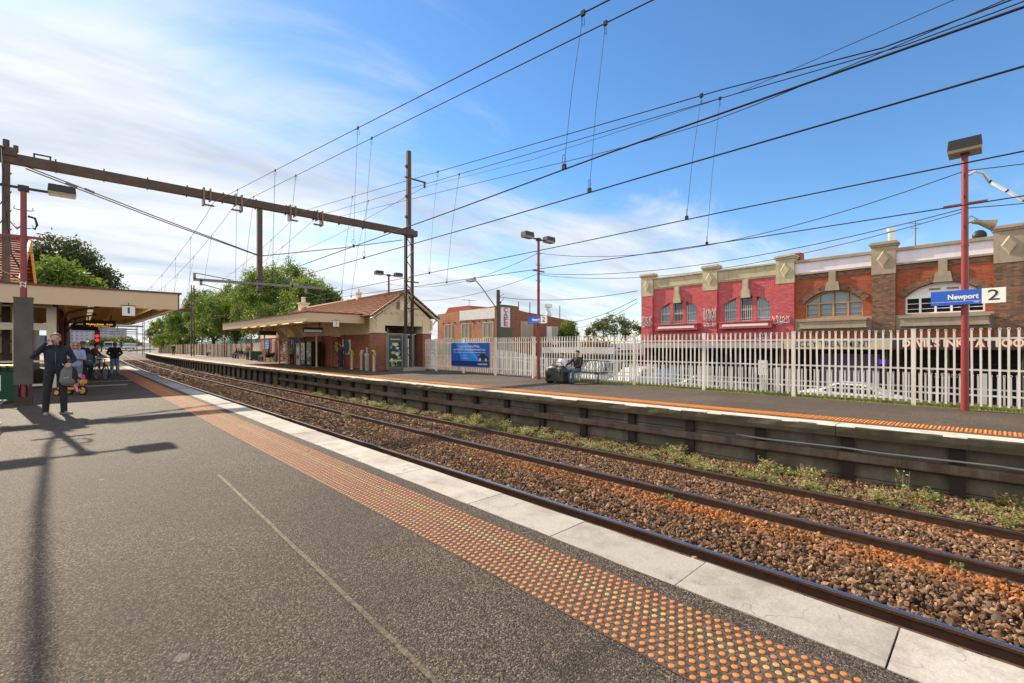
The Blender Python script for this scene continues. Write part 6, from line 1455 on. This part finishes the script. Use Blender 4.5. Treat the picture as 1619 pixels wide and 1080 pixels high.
# bag on his arm
def backpack(label,loc,rz,main,dark,s=1.0):
    t=thing('backpack',label,'bag',loc,rz); t.scale=(s,s,s); b=MB(); ell(b,(0,0,.27),.27,(.62,.42,1.0),14); ell(b,(0,0,.16),.22,(.82,.55,.75),14)
    me=remeshed(b,.018,'bag_body',2); me.materials.clear(); me.materials.append(main); o=bpy.data.objects.new('bag_body',me); COL.objects.link(o); o.parent=t
    b=MB(); ell(b,(.08,0,.26),.25,(.45,.45,1.0),12); b.build('side_panel',dark,t,world=False)
    b=MB(); b.tube([(0,-.05,.5),(-.03,-.02,.62),(.02,.03,.62),(0,.06,.5)],.016,6); b.tube([(-.12,.08,.1),(-.16,.13,.3),(-.05,.08,.5)],.018,6); b.tube([(.12,.08,.1),(.16,.13,.3),(.05,.08,.5)],.018,6); b.build('strap',dark,t,world=False)
    b=MB(); b.tube([(-.11,-.12,.24),(-.08,-.125,.215),(-.01,-.125,.25)],.007,4); b.build('emblem',PW,t,world=False)
    return t
backpack('grey and black backpack hanging from the arm of the man on the phone',(-.24,14.38,.64),R(10),cloth('bag_grey',(.15,.15,.15)),BLKC,.86)
person('woman in sunglasses and pale blue top standing behind the child on the tricycle',(-.17,21.4,0),R(172),{'elR':(.24,.05,1.16),'wrR':(.06,.24,1.22),'elL':(-.24,.06,1.14),'wrL':(-.05,.25,1.18)},1.68,LBLU,cloth('shorts',(.13,.17,.24)),SHOE,HRED,'long',sleeve='short',legs_skin=True,voxel=.010,glasses=True)
# child on a yellow tricycle
PINK_=M_('leggings_pink',(.70,.05,.35),.8)
m,nt,bs=nodes('leggings_striped'); wv=nt.nodes.new('ShaderNodeTexWave'); wv.wave_type='BANDS'; wv.bands_direction='Y'; wv.inputs['Scale'].default_value=7; nt.links.new(objco(nt),wv.inputs['Vector']); nt.links.new(ramp(nt,wv.outputs['Fac'],[(.45,(.62,.03,.28)),(.55,(.85,.42,.62))]),bs.inputs['Base Color']); bs.inputs['Roughness'].default_value=.85; STRP=m
tc=(-.22,19.95); ta=R(-133.4)
kid=person('small child in pink striped leggings riding the yellow tricycle',(tc[0],tc[1],.0),ta,{'pel':(0,-.12,.62),'che':(0,-.08,.98),'nec':(0,-.04,1.12),'hea':(0,.0,1.26),'shR':(.17,-.06,1.08),'elR':(.24,.12,.92),'wrR':(.18,.34,.86),'hiR':(.10,-.08,.60),'knR':(.20,.30,.58),'anR':(.20,.44,.24)},.98,BLKC,STRP,cloth('shoe_blue',(.03,.06,.25)),HBRN,'long',voxel=.018)
tri=thing('tricycle','yellow plastic tricycle with black seat and pink bottle','tricycle',(tc[0],tc[1],0),ta)
YP_=M_('plastic_yellow',(.72,.40,.02),.35,0,.1)
b=MB(); b.box((0,-.10,.21),(.16,.42,.08)); b.box((0,-.30,.20),(.30,.16,.14),taper=.85); b.beam((0,.05,.22),(0,.24,.36),.06,.08); b.build('frame',YP_,tri,.02,world=False)
b=MB(); b.box((0,-.10,.29),(.22,.26,.06)); b.box((0,-.23,.36),(.22,.04,.14)); b.build('seat',BLK,tri,.02,world=False)
for x,y,r_,w2 in((0,.30,.15,.05),(-.2,-.30,.10,.06),(.2,-.30,.10,.06)):
    b=MB(); b.cyl((x-w2/2,y,r_),(x+w2/2,y,r_),r_,n=20); wh=b.build('wheel',TYRE,tri,world=False); b=MB(); b.cyl((x-w2/2-.006,y,r_),(x+w2/2+.006,y,r_),r_*.68,n=16); b.build('hub',YP_,wh,world=False)
b=MB(); b.tube([(-.17,.18,.50),(0,.22,.48),(.17,.18,.50)],.014,6); b.tube([(0,.30,.15),(.05,.28,.2),(.05,.24,.34),(0,.22,.48)],.014,6); b.build('handlebar',BLK,tri,world=False)
b=MB(); b.box((0,.32,.42),(.15,.10,.12),taper=1.15); b.build('basket',YP_,tri,.01,world=False)
b=MB(); b.cyl((0,.32,.46),(0,.32,.60),.045,n=10); b.cyl((0,.32,.60),(0,.32,.64),.03,n=10); tag(b.build('bottle',PINK_),'bright pink drink bottle standing in the tricycle basket','bottle'); 
bo=[o for o in bpy.data.objects if o.name=='bottle'][0]; bo.location=(tc[0],tc[1],0); bo.rotation_euler=(0,0,ta)
# bicycle
def bicycle(label,loc,rz,frame,group='bicycles on the platforms'):
    t=thing('bicycle',label,'bicycle',loc,rz,group); V=lambda y,z,x=0:(x,y,z)
    for y in(-.52,.54):
        b=MB(); b.tube([V(y+.335*math.cos(a),.34+.335*math.sin(a)) for a in [2*pi*i/28 for i in range(29)]],.019,6); wh=b.build('wheel',TYRE,t,world=False)
        b=MB(); 
        for i in range(14): a=2*pi*i/14; b.cyl(V(y,.34,.02*(-1)**i),V(y+.32*math.cos(a),.34+.32*math.sin(a)),.003,n=3)
        b.tube([V(y+.312*math.cos(a),.34+.312*math.sin(a)) for a in [2*pi*i/24 for i in range(25)]],.010,5); b.cyl(V(y,.34,-.05),V(y,.34,.05),.022,n=8); b.build('rim',LGREY,wh,world=False)
        b=MB(); b.tube([V(y+.365*math.cos(a),.34+.365*math.sin(a)) for a in [R(20 if y<0 else 60)+R(130)*i/10 for i in range(11)]],.016,5); b.build('mudguard',BLK,t,world=False)
    b=MB(); bbk=(-.08,.29); hd=(.40,.80); st=(-.24,.78)
    for a,c in((bbk,hd),(st,(.385,.74)),(bbk,(-.27,.90)),(bbk,(-.52,.34)),(st,(-.52,.34)),((.37,.95),(.44,.62)),((.44,.62),(.54,.34))): b.cyl(V(*a),V(*c),.017,n=7)
    b.build('frame',frame,t,world=False)
    b=MB(); b.tube([V(.28,1.02,-.28),V(.36,1.03,-.14),V(.38,1.0,0),V(.36,1.03,.14),V(.28,1.02,.28)],.013,6); b.build('handlebar',BLK,t,world=False)
    b=MB(); b.box(V(-.29,.93),(.14,.26,.05),taper=.7); b.build('saddle',BLK,t,.015,world=False)
    b=MB(); b.cyl(V(-.08,.29,.04),V(-.08,.29,.055),.09,n=14); b.beam(V(-.08,.29,.07),V(.02,.16,.07),.015,.02); b.beam(V(-.08,.29,-.07),V(-.18,.42,-.07),.015,.02); b.build('crank',STEELG,t,world=False)
    return t
bk=bicycle('black city bicycle with a crate on its rack standing beyond the tricycle',(.62,28.1,0),R(-165),BLK)
b=MB(); b.bb(-.17,.17,-.78,-.42,.80,1.04); b.bb(-.1,.1,-.8,-.35,.76,.80); b.build('rack_crate',M_('crate_pale',(.45,.47,.48),.5),bk,world=False)
bicycle('small bicycle leaning at the brown fence beside the seated group',(14.3,67.0,0),R(15),REDC)
# others on the near platform
person('person in dark blue jacket and wide brimmed hat behind the woman in sunglasses',(.0,26.3,0),R(150),None,1.74,DBLU,BLKC,SHOE,HBRN,voxel=.014,hat=(KHAK,'brim'))
b_=backpack('teal shoulder bag carried by the person in the wide brimmed hat',(.22,26.1,.72),R(20),cloth('bag_teal',(.04,.10,.13)),BLKC,.95)
person('person in black and maroon leaning over the parked bicycle',(.25,29.5,0),R(-110),{'che':(0,.12,1.27),'nec':(0,.19,1.42),'hea':(0,.26,1.53),'shR':(.185,.16,1.37),'shL':(-.185,.16,1.37),'elR':(.24,.30,1.14),'wrR':(.20,.48,1.04),'elL':(-.24,.30,1.14),'wrL':(-.2,.48,1.04)},1.74,BRWN,BLKC,SHOE,HBLK,voxel=.014)
person('man in black jacket, brown cap and light jeans standing beyond the bicycle',(1.25,32.6,0),R(-8),{'elR':(.30,-.06,1.16),'wrR':(.17,.12,1.02),'elL':(-.30,-.06,1.16),'wrL':(-.17,.12,1.02),'anR':(.15,.0,.08),'anL':(-.14,-.05,.08)},1.74,BLKC,LDEN,SHOE,HBRN,voxel=.014,build=1.14,hat=(KHAK,'cap'),headturn=R(35))
# far platform
SITL=lambda **k:{**sit(),**k}
person('woman in pale jacket sitting on the green bench beside the large black bag',(15.25,13.0,0),R(95),mirror(sit()),1.64,WHC,LBLU,SHOE,HBRN,'fringe',voxel=.013,headturn=R(10))
person('dark haired man in black top and jeans resting one hand on the large black bag',(15.12,12.05,0),R(92),mirror({**sit(),'elR':(.26,.18,.80),'wrR':(.22,.46,.74),'elL':(-.23,.06,.74),'wrL':(-.12,.30,.64),'hea':(0,.0,1.2)}),1.78,BLKC,DENIM,SHOE,HBLK,'fringe',voxel=.012,headturn=R(5))
bag=thing('travel_bag','large black soft travel bag standing in front of the seated couple','bag',(14.35,12.5,0),R(4)); b=MB(); b.box((0,0,.36),(.46,.92,.56),taper=.82); ell(b,(0,.1,.6),.3,(.7,1.3,.55),14); ell(b,(0,-.25,.5),.3,(.75,.9,.8),14); ell(b,(-.05,.3,.4),.3,(.8,.8,1.0),12); me=remeshed(b,.022,'bag_body',6); me.materials.clear(); me.materials.append(M_('bag_black',(.018,.018,.019),.45,0,.4,7,bmp=.6,bscale=9,obj=True)); o=bpy.data.objects.new('bag_body',me); COL.objects.link(o); o.parent=bag
b=MB(); b.tube([(0,-.4,.68),(.0,-.2,.86),(0,.1,.88),(0,.3,.72)],.016,6); b.build('handle',BLK,bag,world=False)
b=MB(); b.tube([(-.2,-.38,.68),(-.23,0,.64),(-.2,.4,.62)],.010,5); b.tube([(-.24,-.3,.62),(-.27,-.28,.15)],.010,5); b.tube([(-.24,.33,.6),(-.27,.32,.15)],.010,5); b.build('piping',M_('piping_grey',(.07,.07,.07),.5),bag,world=False)
for y in(-.36,.36): b=MB(); b.cyl((-.2,y,.045),(.2,y,.045),.045,n=10); b.build('wheel',BLK,bag,world=False)
person('young man in black hoodie looking at a phone by the lattice post',(13.0,31.0,0),R(100),{'elR':(.24,.06,1.14),'wrR':(.08,.26,1.22),'elL':(-.24,.06,1.14),'wrL':(-.08,.26,1.20),'hea':(0,.05,1.59)},1.75,GRNC,DBLU,SHOEG,HBLK,voxel=.016)
person('person in grey jacket with a bag standing by the dark station entrance',(12.75,40.4,0),R(140),{'elR':(.25,.05,1.14),'wrR':(.10,.22,1.10)},1.66,GRYC,BLKC,SHOEG,HBRN,voxel=.018)
person('blonde woman in dark clothes standing beside the green bins',(13.2,56.4,0),R(-60),{'elR':(.24,.08,1.14),'wrR':(.08,.24,1.2)},1.70,KHAK,cloth('cloth_plum',(.06,.02,.04)),SHOE,HBLW,'long',voxel=.02)
for lb,y,tp,lg,hr,hs in(('person in blue jeans and red top at the right end of the dark bench',50.1,REDC,DENIM,HBRN,'short'),('fair haired person in pale clothes in the middle of the dark bench',49.3,GRYC,KHAK,HBLW,'short'),('person in black with dark hair at the left end of the dark bench',48.5,BLKC,BLKC,HBLK,'short')):
    person(lb,(13.15,y,0),R(90),mirror(sit(lean=.06)),1.7,tp,lg,SHOE,hr,hs,voxel=.02,face=False)
for lb,y,tp,lg,hr in(('seated person in black jacket and jeans, nearest the small bicycle',65.6,BLKC,DENIM,HBLK),('seated person with ginger hair in the middle of the green bench group',64.4,BRWN,DBLU,HRED),('seated person in dark top at the bench end nearest the station building',63.2,BLKC,GRYC,HBRN)):
    person(lb,(14.15,y,0),R(95),mirror(sit(lean=.1)),1.7,tp,lg,SHOE,hr,'short',voxel=.022,face=False)
person('person in dark clothes standing alone far along the opposite platform',(11.35,97,0),R(160),{'elR':(.25,.04,1.14),'wrR':(.10,.2,1.1),'elL':(-.25,.04,1.14),'wrL':(-.1,.2,1.1)},1.75,BLKC,BLKC,SHOE,HBRN,voxel=.024,face=False)
person('person in pale top sitting low against the brown sheet fence',(14.3,82.5,0),R(60),mirror(sit(lean=.12)),1.7,WHC,DBLU,SHOE,HBRN,voxel=.024,face=False)
